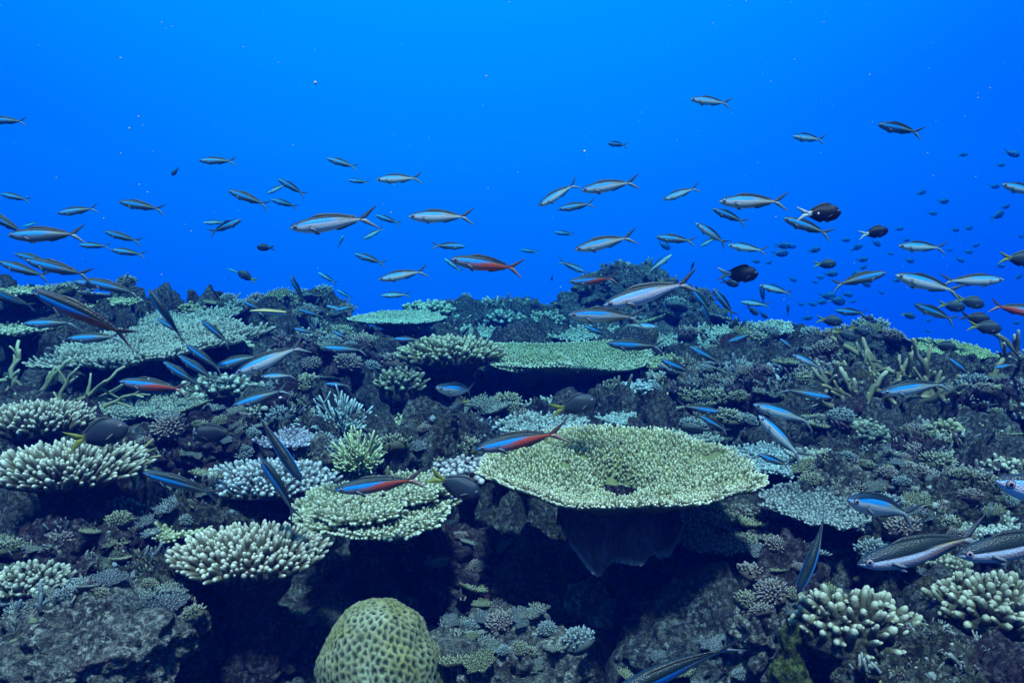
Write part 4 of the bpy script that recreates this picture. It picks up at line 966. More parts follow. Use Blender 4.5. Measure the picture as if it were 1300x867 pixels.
# ------------------------------------------------------------------ fish
SHAPES = {
 'fusilier': dict(top=[(0, .002), (.03, .022), (.1, .049), (.25, .078), (.45, .090), (.65, .078), (.85, .042), (1, .020)],
                  bot=[(0, -.004), (.03, -.020), (.1, -.048), (.25, -.080), (.45, -.094), (.65, -.076), (.85, -.038), (1, -.020)],
                  wid=[(0, .004), (.03, .018), (.1, .040), (.25, .056), (.45, .058), (.65, .044), (.85, .020), (1, .008)],
                  root=-.30, span=.135, fork=.42, dor=(.30, .90, .030), anal=(.62, .90, .024), eye=(.088, .010, .0255), tailw=.055),
 'damsel': dict(top=[(0, .0), (.04, .05), (.12, .13), (.3, .185), (.5, .19), (.72, .135), (.9, .062), (1, .05)],
                bot=[(0, -.01), (.04, -.06), (.12, -.13), (.3, -.18), (.5, -.185), (.72, -.125), (.9, -.06), (1, -.05)],
                wid=[(0, .008), (.04, .035), (.12, .07), (.3, .095), (.5, .09), (.72, .05), (.9, .022), (1, .012)],
                root=-.24, span=.17, fork=.72, dor=(.28, .92, .055), anal=(.55, .92, .055), eye=(.11, .045, .028), tailw=.10),
 'wrasse': dict(top=[(0, .0), (.04, .018), (.12, .038), (.3, .058), (.55, .062), (.8, .05), (1, .036)], bot=[(0, -.006), (.04, -.018), (.12, -.038), (.3, -.06), (.55, -.066), (.8, -.05), (1, -.036)],
                wid=[(0, .004), (.05, .018), (.15, .034), (.4, .042), (.7, .032), (1, .010)], root=-.38, span=.06, fork=.95, dor=(.25, .97, .028), anal=(.5, .97, .026), eye=(.08, .008, .012), tailw=.07),
}
def lerp(a, b, t): return np.asarray(a)[None] * (1 - t[:, None]) + np.asarray(b)[None] * t[:, None]
def ss(a, b, x): u = np.clip((x - a) / (b - a), 0, 1); return u * u * (3 - 2 * u)
BACK, LINE, BLUE, BELLY = (0.016, 0.032, 0.026), (0.006, 0.010, 0.012), (0.02, 0.42, 1.0), (0.80, 0.80, 0.78)
def skin(kind, t, v):
    n = len(t)
    if kind in ('pale', 'red', 'olive', 'peach', 'white', 'banded'):
        p_ = 0.16 if kind in ('pale', 'peach') else (0.24 if kind == 'white' else 0.0)
        belly = np.tile(np.array(BELLY), (n, 1))
        if kind == 'red':
            belly = lerp((0.55, 0.36, 0.38), (1.0, 0.13, 0.06), ss(0.25, 0.6, t)); belly = belly * 1.0
        if kind == 'olive': belly = lerp((0.24, 0.28, 0.31), (0.14, 0.17, 0.18), ss(0.3, 0.7, t))
        if kind == 'peach': belly = lerp((0.78, 0.74, 0.70), (0.62, 0.40, 0.26), ss(0.25, 0.8, t) * ss(0.1, -0.5, v))
        if kind == 'white': belly = np.tile(np.array((0.92, 0.85, 0.86)), (n, 1))
        if kind == 'banded': belly = lerp((0.62, 0.50, 0.50), (0.40, 0.26, 0.24), ss(0.25, 0.8, t))
        hi = 0.50 + 0.5 * p_ + 0.10 * np.sin(np.clip(t, 0, 1) * 3.1); lo = 0.02 + 1.3 * p_ + 0.12 * ss(0.4, 1.0, t) + (0.34 * ss(0.25, 0.75, t) if kind == 'red' else 0)
        if kind == 'banded': hi = 0.10 + 0.10 * ss(0.3, 0.9, t); lo = hi - 0.36 + 0.1 * t
        band = ss(lo - 0.08, lo + 0.05, v)
        tail_b = (0.38, 0.42, 0.32) if kind != 'red' else (0.36, 0.30, 0.18)
        blue = lerp({'white': (0.22, 0.58, 1.0), 'banded': (0.80, 0.92, 1.0)}.get(kind, BLUE), tail_b, ss(0.50, 0.78, t) * (0.55 if kind == 'banded' else 1))
        c = belly * (1 - band[:, None]) + blue * band[:, None]
        ln = ss(hi - 0.03, hi + 0.03, v); c = c * (1 - ln[:, None]) + np.array(LINE) * ln[:, None]
        if kind == 'banded':
            yl = np.exp(-((v - hi + 0.035) / 0.03) ** 2) * ss(0.1, 0.25, t); c = c * (1 - yl[:, None]) + np.array((0.85, 0.58, 0.12)) * yl[:, None]
        bk = ss(hi + 0.10, hi + 0.18, v); bc = lerp((0.02, 0.045, 0.06), BACK, ss(0.05, 0.4, t)); c = c * (1 - bk[:, None]) + bc * bk[:, None]
        sp = np.exp(-(((t - 0.285) / 0.022) ** 2 + ((v + (0.34 if kind == 'banded' else 0.16)) / 0.15) ** 2)); c = c * (1 - np.clip(sp * 1.3, 0, 1)[:, None])
        gill = np.exp(-((t - 0.215 - 0.02 * (1 - v * v)) / 0.006) ** 2) * (np.abs(v) < 0.5); c = c * (1 - 0.35 * gill[:, None])
        mo = np.exp(-(((t - 0.02) / 0.03) ** 2 + ((v + 0.15) / 0.10) ** 2)); c = c * (1 - 0.5 * mo[:, None])
        return c
    if kind == 'black':
        return lerp((0.006, 0.006, 0.010), (0.72, 0.74, 0.72), ss(0.86, 0.93, t))
    if kind == 'yellowtail':
        return lerp((0.035, 0.050, 0.060), (0.26, 0.27, 0.035), ss(0.88, 0.99, t))
    if kind == 'haze_tinted': return lerp((0.025, 0.05, 0.16), (0.03, 0.06, 0.18), t)  # blue put into the skin in place of haze over the distance
    if kind == 'dark':
        return lerp((0.016, 0.022, 0.028), (0.05, 0.06, 0.04), ss(0.7, 1.0, t))
    if kind == 'cleaner':
        c = np.tile(np.array((0.55, 0.55, 0.22)), (n, 1)); k = ss(-0.32, -0.22, v) * (1 - ss(0.30, 0.42, v)); c = c * (1 - k[:, None]) + np.array((0.006, 0.006, 0.008)) * k[:, None]
        bl = 1 - ss(-0.32, -0.24, v); return c * (1 - bl[:, None]) + np.array((0.12, 0.4, 0.8)) * bl[:, None]
def tailcol(kind, s, edge):
    """s 0 root..1 tip; edge 1 along the outer margin of a lobe"""
    n = len(s)
    if kind in ('pale', 'olive', 'peach', 'white', 'banded'): c = lerp((0.30, 0.34, 0.36), (0.16, 0.20, 0.22), s); d = (0.012, 0.014, 0.018)
    elif kind == 'red': c = lerp((0.50, 0.22, 0.16), (0.30, 0.24, 0.24), s); d = (0.02, 0.012, 0.015)
    elif kind == 'black': return np.tile(np.array((0.55, 0.62, 0.62)), (n, 1))
    elif kind == 'yellowtail': return np.tile(np.array((0.28, 0.29, 0.04)), (n, 1))
    elif kind == 'haze_tinted': return np.tile(np.array((0.06, 0.12, 0.22)), (n, 1))
    elif kind == 'cleaner': return np.tile(np.array((0.03, 0.04, 0.05)), (n, 1))
    else: return np.tile(np.array((0.02, 0.028, 0.03)), (n, 1))
    k = np.clip(edge, 0, 1)[:, None] * 0.9
    return c * (1 - k) + np.array(d) * k
def fincol(kind):
    return {'haze_tinted': (0.05, 0.10, 0.20), 'peach': (0.03, 0.045, 0.045), 'white': (0.05, 0.075, 0.08), 'banded': (0.035, 0.05, 0.05), 'pale': (0.03, 0.045, 0.045), 'olive': (0.025, 0.036, 0.03), 'red': (0.03, 0.034, 0.028), 'black': (0.008, 0.008, 0.012), 'yellowtail': (0.05, 0.06, 0.06), 'dark': (0.016, 0.02, 0.024), 'cleaner': (0.3, 0.3, 0.15)}[kind]
def fish_mesh(shape, kind, bend=0.0, low=False):
    S = SHAPES[shape]; mb = MB()
    nr, na = (22, 14) if low else (60, 36)
    t = np.linspace(0, 1, nr) ** 1.15; xr = 0.5 - t * (0.5 - S['root'])
    tp, bt, wd = (crv(S[k], t) for k in ('top', 'bot', 'wid'))
    a = np.arange(na) * 2 * math.pi / na
    ca, sa = np.cos(a), np.sin(a)
    zc_ = (tp + bt) / 2; zh = (tp - bt) / 2
    X = xr[:, None] + 0 * a[None]; Yy = wd[:, None] * np.sign(ca)[None] * np.abs(ca)[None] ** 0.9; Z = zc_[:, None] + zh[:, None] * sa[None]
    V = np.stack([X, Yy, Z], -1).reshape(-1, 3); tt = np.repeat(t, na); vv = np.tile(sa, nr)
    mb.add(np.vstack([V, [(S['root'] - 0.005, 0, zc_[-1])]]), grid_faces(nr, na, True), np.array([[(nr - 1) * na + (k + 1) % na, (nr - 1) * na + k, nr * na] for k in range(na)]),
           np.vstack([skin(kind, tt, vv), skin(kind, np.array([1.0]), np.array([0.0]))]))
    fc = np.array(fincol(kind))
    # tail lobes
    rz = zh[-1]
    for sg in (1, -1):
        k = 6 if low else 14; s = np.linspace(0, 1, k)
        tipx, tipz = -0.5, sg * S['span']; rx = S['root'] + 0.012
        lx = rx + (tipx - rx) * s; lz = sg * rz * 0.9 + (tipz - sg * rz * 0.9) * (0.35 * s + 0.65 * s ** 0.8)
        wch = S['tailw'] * (1 - s) ** 0.8 + 0.010 * (1 - s)
        ix = rx - 0.004 + (tipx - rx) * (s ** (1.0)) * 1.0 - wch * 0.72 * S['fork'] * (s > 0); iz = lz - sg * wch * 0.95
        iz = np.where(sg > 0, np.maximum(iz, 0.0), np.minimum(iz, 0.0)); ix = np.maximum(ix, -0.5)
        th = 0.006 * (1 - 0.75 * s)
        m_x, m_z = (lx + ix) / 2, (lz + iz) / 2; q1x, q1z = lx * .8 + ix * .2, lz * .8 + iz * .2
        ring = np.stack([np.stack([lx, 0 * s, lz], -1), np.stack([q1x, th, q1z], -1), np.stack([m_x, th * .8, m_z], -1), np.stack([ix, 0 * s, iz], -1), np.stack([m_x, -th * .8, m_z], -1), np.stack([q1x, -th, q1z], -1)], 1)
        e = np.tile(np.array([1, 0.85, 0.1, 0, 0.1, 0.85]), k)
        mb.add(ring.reshape(-1, 3), grid_faces(k, 6, True), None, tailcol(kind, np.repeat(s, 6), e))
    # dorsal and anal fins
    for (f0, f1, hh), sg, prof in ((S['dor'], 1, tp), (S['anal'], -1, bt)):
        k = 8 if low else 22; s = np.linspace(0, 1, k); ft = f0 + (f1 - f0) * s; bx = 0.5 - ft * (0.5 - S['root']); bz = np.interp(ft, t, prof) - sg * 0.006
        h = hh * np.clip(s / 0.18, 0, 1) ** 0.7 * (1 - 0.65 * s); sw = hh * 0.9
        tipx = bx - sw * s - 0.01; tipz = bz + sg * (h + 0.006); th = 0.0045
        ring = np.stack([np.stack([bx, 0 * s + th, bz], -1), np.stack([tipx, 0 * s, tipz], -1), np.stack([bx, 0 * s - th, bz], -1)], 1)
        mb.add(ring.reshape(-1, 3), grid_faces(k, 3, True), None, fc if sg > 0 else (fc if kind in ('black', 'dark', 'yellowtail', 'haze_tinted') else fc * 3 + (np.array([.12, .02, .01]) if kind == 'red' else 0.05)))
    # paired fins
    for (ft, zv, l, w_, dn, ot) in ((0.27, -0.22, 0.10, 0.032, 0.45, 0.45), (0.33, -0.88, 0.075, 0.024, 0.5, 0.15)):
        bx = 0.5 - ft * (0.5 - S['root']); i = np.argmin(np.abs(t - ft)); bz = zc_[i] + zh[i] * zv; by = wd[i] * math.sqrt(max(1 - zv * zv, 0.02))
        sc = 1.0 if shape != 'damsel' else 1.5
        for sd_ in (1, -1):
            k = 7; s = np.linspace(0, 1, k); d = np.array([-1, sd_ * ot, -dn]); d /= np.linalg.norm(d); wv = np.array([0.35, 0, -1.0]); wv /= np.linalg.norm(wv)
            ww = w_ * np.sin(np.clip(s * 0.93 + 0.07, 0, 1) * math.pi) ** 0.7 * sc
            P = np.array([bx, sd_ * by * 0.95, bz])[None] + np.outer(s * l * sc, d); nn = np.cross(d, wv) * 0.0018
            ring = np.stack([P + np.outer(ww, wv) * 0.6, P + nn, P - np.outer(ww, wv) * 0.4, P - nn], 1)
            mb.add(ring.reshape(-1, 3), grid_faces(k, 4, True), None, np.array((0.17, 0.20, 0.23)) if kind in ('pale', 'red', 'olive', 'peach', 'white', 'banded') else fc * 1.5)
    V = np.concatenate(mb.V); u = np.clip((0.22 - V[:, 0]) / 0.72, 0, 1); V[:, 1] += bend * u ** 1.8; V[:, 0] += 0.35 * abs(bend) * u ** 2.2 * 0.6
    me = mesh_of('fish', V, np.concatenate(mb.Q), np.concatenate(mb.T), np.concatenate(mb.C))
    return me
def eye_mesh():
    k, m = 9, 18; mb = MB(); V = []; C = []
    th = np.linspace(0.0, math.pi, k * 2)
    for a_ in th:
        for q in range(m):
            b = 2 * math.pi * q / m; r = math.sin(a_)
            V.append((r * math.cos(b), 0.45 * math.cos(a_), r * math.sin(b)))
            C.append((0.004, 0.004, 0.006) if r < 0.52 else ((0.44, 0.36, 0.38) if r < 0.88 else (0.04, 0.04, 0.05)))
    mb.add(np.array(V), grid_faces(k * 2, m, True)[:, ::-1], None, np.array(C))
    return mb.mesh('eye')
def fish_mat():
    m, nt, p = mat_nodes('fish_skin')
    a_ = N(nt, 'ShaderNodeVertexColor', layer_name='Col'); n1 = noise(nt, 55, 3)
    sc = N(nt, 'ShaderNodeTexVoronoi'); sc.inputs['Scale'].default_value = 95; tcn = N(nt, 'ShaderNodeTexCoord'); nt.links.new(tcn.outputs['Object'], sc.inputs['Vector'])
    c = mix(nt, 0.8, a_.outputs[0], cramp(nt, n1, [(0.3, (0.85,) * 3), (0.7, (1.1,) * 3)]), 'MULTIPLY')
    c = mix(nt, 0.35, c, cramp(nt, sc.outputs['Distance'], [(0.0, (1.15,) * 3), (0.6, (0.65,) * 3)]), 'MULTIPLY')
    nt.links.new(c, p.inputs['Base Color']); p.inputs['Metallic'].default_value = 0.08; p.inputs['Roughness'].default_value = 0.40; p.inputs['Specular IOR Level'].default_value = 0.45
    b = N(nt, 'ShaderNodeBump'); b.inputs['Strength'].default_value = 0.3; b.inputs['Distance'].default_value = 0.004
    nt.links.new(sc.outputs['Distance'], b.inputs['Height']); nt.links.new(b.outputs[0], p.inputs['Normal'])
    return m
M_FISH = fish_mat()
m, nt_, p_ = mat_nodes('fish_eye_skin'); a_ = N(nt_, 'ShaderNodeVertexColor', layer_name='Col'); nt_.links.new(a_.outputs[0], p_.inputs['Base Color']); p_.inputs['Roughness'].default_value = 0.12
M_EYE = m; EYE = eye_mesh(); EYE.materials.append(M_EYE)
FM = {}
def get_fish(shape, kind, bend, low):
    k = (shape, kind, bend, low)
    if k not in FM:
        FM[k] = fish_mesh(*k); FM[k].materials.append(M_FISH)
    return FM[k]
SCHOOL = {'peach': 'blue-banded fish streaming over the reef', 'white': 'blue-banded fish streaming over the reef', 'banded': 'blue-banded fish streaming over the reef', 'pale': 'blue-banded fish streaming over the reef', 'red': 'red-bellied fish streaming over the reef', 'olive': 'olive-backed fish streaming over the reef',
          'black': 'black fish with white tails', 'yellowtail': 'dark fish with yellow tails', 'dark': 'small dark fish in open water', 'cleaner': None}
LEN = {'haze_tinted': .16, 'peach': .17, 'white': .17, 'banded': .17, 'pale': .17, 'red': .17, 'olive': .17, 'black': .105, 'yellowtail': .11, 'dark': .10, 'cleaner': .10}
def put_fish(hx, hy, tx, ty, kind, yaw, roll, bend, label, length=None, group=None, top=False):
    """head and tail tip at pixels; yaw > 0 turns the head towards the camera; roll > 0 shows the back"""
    shape = 'damsel' if kind in ('black', 'yellowtail', 'dark', 'haze_tinted') else ('wrasse' if kind == 'cleaner' else 'fusilier')
    if bend == 0 and shape == 'fusilier': bend = (0.02, 0.05, -0.05, 0.10, -0.09, 0.0)[int(abs(hx * 7 + hy * 3)) % 6]
    L = length or LEN[kind]; l = math.hypot(hx - tx, hy - ty); ps = R(yaw)
    zc = L * math.cos(ps) * F / l; s = L * math.sin(ps)
    lim = min(hit_depth(hx * (1 - q) + tx * q, hy * (1 - q) + ty * q)[0] for q in (0, .15, .3, .5, .7, .85, 1.0)) * 0.95 - 0.02
    k = min(1.0, lim / (zc + abs(s) / 2)); zc *= k; s *= k
    if zc > 22: s *= 22 / zc; zc = 22.0
    H = at(hx, hy, zc - s / 2); T = at(tx, ty, zc + s / 2); ax = H - T; Lr = np.linalg.norm(ax); ax /= Lr
    view = (H + T) / 2 - CAM; view /= np.linalg.norm(view)
    u0 = np.array([0, 0, 1.0]) if abs(ax[2]) < 0.80 else (np.array([0, 0, 1.0]) * 0.6 + Rt * (0.5 if (ty > hy) == (tx >= hx) else -0.5))
    u = u0 - ax * (u0 @ ax); u /= np.linalg.norm(u)
    sd_ = np.cross(u, ax)                        # fish's own left
    ang = R(roll) * (1 if (np.cross(ax, u) @ view) > 0 else -1)
    # positive roll tips the back towards the viewer
    u2 = u * math.cos(ang) + np.cross(ax, u) * math.sin(ang)
    if (u2 @ view) > (u @ view) and roll > 0: u2 = u * math.cos(ang) - np.cross(ax, u) * math.sin(ang)
    if (u2 @ view) < (u @ view) and roll < 0: u2 = u * math.cos(ang) - np.cross(ax, u) * math.sin(ang)
    y = np.cross(u2, ax)
    Mx = Matrix(np.stack([ax, y, u2], -1).tolist())
    o = link('fusilier_fish' if shape == 'fusilier' else ('damselfish' if shape == 'damsel' else 'wrasse_fish'), get_fish(shape, kind, bend, l < 34), M_FISH, None, (H + T) / 2)
    o.rotation_euler = Mx.to_euler(); o.scale = (Lr, Lr, Lr)
    o['label'] = label; o['category'] = 'fish'
    g_ = group or SCHOOL[kind]
    if g_: o['group'] = g_
    if l > 46:
        et, ez, er = SHAPES[shape]['eye']; ex = 0.5 - et * (0.5 - SHAPES[shape]['root']); ew = float(crv(SHAPES[shape]['wid'], np.array([et]))[0])
        hz = float(crv(SHAPES[shape]['top'], np.array([et]))[0]); ey = ew * math.sqrt(max(1 - (ez / hz) ** 2, 0.1)) + er * 0.02
        for q in (1, -1):
            e = link('eye', EYE, M_EYE, o, (ex, q * ey, ez)); e.scale = (er, er, er); e.rotation_euler = (0, 0, -q * 0.30)
    return o

# head x, head y, tail x, tail y, kind, yaw, roll, bend, label
B = 0.0
FISH = [
 (-14, 152, 35, 155, 'olive', 5, 5, 0.03, 'high olive fish leaving the frame, only its rear half showing'),
 (252, 204, 301, 205, 'olive', 8, 0, 0.0, 'lone slim fish above the crossed pair, over the crest reef'),
 (0, 246, 40, 255, 'olive', 5, 0, 0.0, 'slim fish entering the frame above the overlapping dark pair'),
 (72, 271, 126, 264, 'olive', 10, 0, 0.03, 'slim fish tilted nose down between two level fish over the crest'),
 (150, 256, 211, 267, 'olive', 5, 10, 0.0, 'slim blue-striped fish, nose up, alone above a stacked pair of fish'),
 (289, 242, 344, 262, 'olive', 5, 10, 0.0, 'blue-striped fish just ahead of the crossed pair'),
 (352, 227, 390, 249, 'olive', 15, 10, 0.0, 'nearer fish of the crossed pair, nose up'),
 (338, 246, 366, 233, 'pale', 20, 0, 0.0, 'paler fish of the crossed pair, nose down behind the other'),
 (343, 253, 380, 264, 'olive', 15, 5, 0.0, 'short fish right under the crossed pair'),
 (257, 283, 290, 282, 'pale', 15, 0, 0.0, 'pale fish partly behind a fish swimming the opposite way'),
 (307, 279, 263, 297, 'olive', 5, 0, 0.05, 'fish heading up against the stream, covering a paler one'),
 (-24, 266, 39, 300, 'olive', 5, 15, 0.0, 'dark fish cropped by the frame, slanting down over a long level one'),
 (9, 299, 112, 297, 'olive', 8, 0, 0.05, 'long dark level fish with forked tail beside the cropped slanting one'),
 (28, 288, 50, 282, 'pale', 20, 0, 0.0, 'faint blurred fish behind the long dark level one'),
 (132, 294, 181, 308, 'olive', 8, 10, 0.0, 'upper fish of a stacked pair over the crest'),
 (99, 311, 142, 313, 'olive', 10, 0, 0.0, 'middle fish trailing below the stacked pair upper one'),
 (140, 317, 186, 324, 'olive', 8, 0, 0.0, 'lowest fish below the stacked pair'),
 (18, 322, 72, 336, 'olive', 8, 10, 0.0, 'fish half hidden behind the sharp blue-striped one over the crest'),
 (32, 330, 118, 352, 'olive', 5, 10, 0.0, 'sharp blue-striped fish slanting down just above the crest reef'),
 (-2, 332, 63, 354, 'olive', 5, 5, 0.0, 'blue-striped fish beside the sharp one, partly out of frame'),
 (107, 356, 182, 374, 'olive', 5, 10, 0.03, 'curved-tail fish with bright stripe directly over the crest plates'),
 (92, 358, 166, 364, 'olive', 15, 5, 0.0, 'shadowy fish overlapping the curved-tail one over the crest plates'),
 (-10, 368, 45, 392, 'olive', 5, 25, 0.0, 'dark blurred fish at the frame edge beside the topmost ledge plate'),
 (369, 349, 387, 386, 'olive', 15, 30, 0.0, 'fish standing almost upright, head up, over the striped wrasse'),
 (404, 346, 429, 361, 'pale', 20, 0, 0.0, 'small fish with nose up near the almost upright one'),
 (428, 368, 448, 380, 'pale', 25, 0, 0.0, 'tiny fish above the overlapping pair at the reef skyline'),
 (40, 368, 178, 430, 'red', 8, 32, 0.05, 'largest diving fish with red-brown belly crossing the broad sloping plate'),
 (189, 367, 239, 441, 'olive', 10, 55, 0.0, 'arrow-like fish seen from its dark back, head up, over the broad plate'),
 (29, 411, 100, 410, 'olive', 8, 0, 0.0, 'blue streak of a fish in front of the thin shelf coral'),
 (85, 430, 158, 427, 'olive', 8, 0, 0.0, 'level blue-striped fish low over the broad sloping plate'),
 (255, 406, 297, 439, 'olive', 10, 20, 0.0, 'slanted blue-striped fish over the small grey plate behind'),
 (199, 404, 234, 425, 'olive', 10, 10, 0.0, 'blue-striped fish half behind the arrow-like one'),
 (151, 484, 242, 494, 'red', 8, 5, 0.0, 'red-bellied olive fish above the dull shaded plate'),
 (226, 451, 280, 486, 'olive', 5, 15, 0.0, 'middle of three parallel blue-striped fish slanting over the knobbly cushion'),
 (207, 459, 262, 494, 'olive', 5, 15, 0.0, 'lowest of three parallel blue-striped fish slanting over the knobbly cushion'),
 (236, 437, 285, 473, 'olive', 5, 15, 0.0, 'topmost of three parallel blue-striped fish slanting over the knobbly cushion'),
 (298, 474, 392, 436, 'pale', 8, 0, -0.06, 'big pale blue-flanked fish, tail raised, in the middle of the darting school'),
 (271, 466, 338, 449, 'olive', 5, 0, 0.0, 'blue-striped fish peeking behind the big pale blue-flanked one'),
 (331, 478, 377, 476, 'pale', 10, 0, 0.0, 'bright small fish under the belly of the big pale blue-flanked one'),
 (295, 515, 370, 493, 'olive', 5, 0, 0.0, 'blue-striped fish with nose down, beneath the big pale blue-flanked one'),
 (383, 612, 317, 511, 'olive', 5, 48, 0.0, 'large dark fish diving head down across the bluish-white coral'),
 (330, 581, 384, 658, 'olive', 8, 30, 0.0, 'smaller fish head up, crossing the large diving one over bluish-white coral'),
 (181, 599, 284, 628, 'olive', 15, 25, 0.05, 'stout dark fish with blue cheek below the thick-fingered plate'),
 (307, 382, 338, 397, 'olive', 8, 10, 0.0, 'blue-striped fish just above the striped wrasse'),
 (380, 393, 414, 404, 'olive', 8, 10, 0.0, 'blue-striped fish low over the craggy crest rock'),
 (414, 388, 446, 396, 'pale', 15, 5, 0.0, 'one of two overlapping fish at the reef skyline, nose away'),
 (425, 394, 456, 388, 'olive', 10, 0, 0.0, 'the other of two overlapping fish at the reef skyline, tail raised'),
 (500, 430, 537, 432, 'olive', 8, 0, 0.0, 'small blue-striped fish in front of the flat pale table coral'),
 (409, 441, 468, 446, 'olive', 8, 0, 0.0, 'dark blue-striped fish over the shadowy boulder'),
 (413, 487, 446, 490, 'olive', 8, 0, 0.0, 'tiny blue-striped fish low beside the shadowy boulder'),
 (422, 420, 446, 433, 'olive', 8, 0, 0.0, 'tiny slanting fish above the dark one over the shadowy boulder'),
 (373, 417, 402, 424, 'olive', 8, 0, 0.0, 'blue glint of a fish before the turfed crest rock'),
 (553, 492, 612, 499, 'pale', 50, 10, -0.16, 'stocky fish curling its tail in the cave below the olive finger thicket'),
 (604, 570, 722, 546, 'red', 8, 5, 0.02, 'vivid red-bellied fish with blue brow over the edge of the largest table coral'),
 (425, 622, 542, 606, 'red', 8, 8, 0.0, 'orange-bellied fish over the tilted cream-tipped plate'),
 (414, 201, 456, 214, 'olive', 8, 0, 0.0, 'slim fish nose up beside a short one, high above the skyline'),
 (441, 229, 470, 232, 'olive', 10, 0, 0.0, 'short level fish between two longer ones high above the skyline'),
 (477, 228, 537, 226, 'pale', 8, 0, 0.02, 'fish with raised forked tail beside the short level one'),
 (367, 290, 481, 275, 'pale', 8, 5, 0.03, 'largest fish in the open water over the middle crest, pale belly, bright flank'),
 (476, 273, 510, 285, 'olive', 15, 0, 0.0, 'small fish at the tail of the largest open-water fish'),
 (460, 304, 489, 289, 'pale', 10, 0, 0.0, 'nose-down small fish below the tail of the largest open-water fish'),
 (436, 299, 428, 316, 'pale', 35, 0, 0.0, 'hazy stub of a fish under the largest open-water fish'),
 (518, 275, 603, 275, 'pale', 8, 0, 0.03, 'well-lit level fish with wide forked tail above the red-tailed one'),
 (591, 313, 546, 312, 'olive', 8, 0, 0.0, 'small fish facing the opposite way above the red-tailed one'),
 (571, 329, 668, 343, 'red', 10, 5, 0.0, 'red-tailed fish with blue flank in open water above the flat table coral'),
 (564, 328, 588, 346, 'pale', 15, 0, 0.0, 'faint pale fish behind the head of the red-tailed one'),
 (449, 322, 491, 336, 'olive', 8, 5, 0.0, 'dark fish nose up, midway between the crest rock and the largest open-water fish'),
 (480, 355, 544, 343, 'pale', 8, 0, 0.03, 'bright fish with raised tail just above a smaller level one near the skyline'),
 (483, 375, 522, 374, 'pale', 8, 0, 0.0, 'level fish right above the flat pale table coral'),
 (660, 317, 685, 321, 'olive', 12, 0, 0.0, 'tiny fish beyond the tail of the red-tailed one'),
 (683, 262, 735, 231, 'pale', 8, 0, 0.0, 'steep nose-down pale fish beside two level ones above the rock peak'),
 (708, 266, 756, 258, 'olive', 8, 0, 0.02, 'dark fish just beneath the steep nose-down one'),
 (737, 242, 812, 230, 'pale', 8, 5, 0.02, 'long fish following the steep nose-down one'),
 (703, 295, 731, 298, 'olive', 15, 0, 0.0, 'small stubby fish above the reef gap before the rock peak'),
 (729, 317, 809, 299, 'pale', 8, 5, 0.02, 'bright long fish above the rock peak'),
 (744, 346, 708, 331, 'olive', 15, 0, 0.0, 'small fish facing down and the opposite way beside the rock peak'),
 (722, 358, 787, 353, 'red', 12, 10, 0.0, 'dark reddish fish right in front of the rock peak'),
 (771, 182, 796, 185, 'olive', 40, 10, 0.06, 'short curled fish alone high above the rock peak'),
 (876, 126, 929, 132, 'pale', 10, 5, 0.0, 'highest fish of all, pale, alone in open water'),
 (1006, 173, 1046, 178, 'pale', 30, 5, 0.08, 'short high fish with turned tail beneath open water, below the highest one'),
 (1114, 158, 1170, 169, 'olive', 20, 15, 0.08, 'dark high fish with bright stripe, nearest the upper corner'),
 (841, 254, 888, 237, 'pale', 8, 0, 0.0, 'slim nose-down fish between the long follower and the orange-edged one'),
 (912, 256, 1001, 256, 'peach', 8, 0, 0.0, 'level fish with orange-edged belly right above the white-tailed black fish'),
 (904, 265, 949, 284, 'olive', 15, 10, 0.0, 'dark slanting fish under the orange-edged level one'),
 (883, 283, 926, 313, 'pale', 8, 10, 0.0, 'steep nose-up pale fish among the cluster above the slope rock'),
 (888, 313, 912, 300, 'pale', 20, 0, 0.0, 'faint fish crossing behind the steep nose-up pale one'),
 (924, 311, 974, 319, 'pale', 8, 0, 0.0, 'level pale fish at the tail of the steep nose-up one'),
 (832, 301, 884, 307, 'olive', 8, 0, 0.0, 'slim fish with bright stripe, over a fish climbing the other way'),
 (853, 323, 819, 348, 'pale', 10, 0, 0.0, 'pale fish climbing the opposite way beside the rock peak'),
 (881, 332, 876, 346, 'olive', 55, 0, 0.0, 'small fish seen end on with both fins spread, above the big white fish'),
 (1068, 270, 1011, 272, 'black', 5, 0, 0.0, 'uppermost black fish with white tail, over a slanting striped fish'),
 (1128, 292, 1090, 299, 'black', 10, 0, 0.0, 'smaller black fish with white tail, out beyond the uppermost one'),
 (963, 348, 910, 348, 'black', 5, 0, 0.0, 'lowest black fish with white tail, near the skyline of the slope rock'),
 (994, 277, 1057, 299, 'olive', 8, 5, 0.0, 'slanting striped fish under the uppermost black fish'),
 (1140, 312, 1202, 315, 'pale', 8, 0, 0.0, 'level fish alone over the facing pair'),
 (1126, 346, 1052, 363, 'olive', 8, 5, 0.0, 'dark fish nose to nose with the bright one of the facing pair'),
 (1136, 349, 1222, 372, 'pale', 8, 0, 0.06, 'bright pale fish of the facing pair, nose to nose with a dark one'),
 (1275, 355, 1192, 357, 'pale', 8, 0, 0.0, 'pale fish heading outward behind the bright one of the facing pair'),
 (1271, 234, 1330, 248, 'pale', 8, 5, 0.0, 'pale fish entering the frame with only its front half showing'),
 (1318, 330, 1268, 327, 'yellowtail', 5, 0, 0.0, 'dark round fish leaving the frame, yellowish tail showing'),
 (1330, 400, 1252, 386, 'red', 8, 0, 0.0, 'red fish leaving the frame, only tail and rear showing'),
 (1160, 386, 1215, 408, 'olive', 10, 15, 0.03, 'striped olive fish crossing a dark round one over open water'),
 (1060, 394, 1104, 399, 'olive', 10, 5, 0.0, 'striped fish among the dark round fish above the dark crest ledge'),
 (875, 364, 906, 402, 'olive', 8, 20, 0.0, 'olive fish slanting down at the tail of the big white fish'),
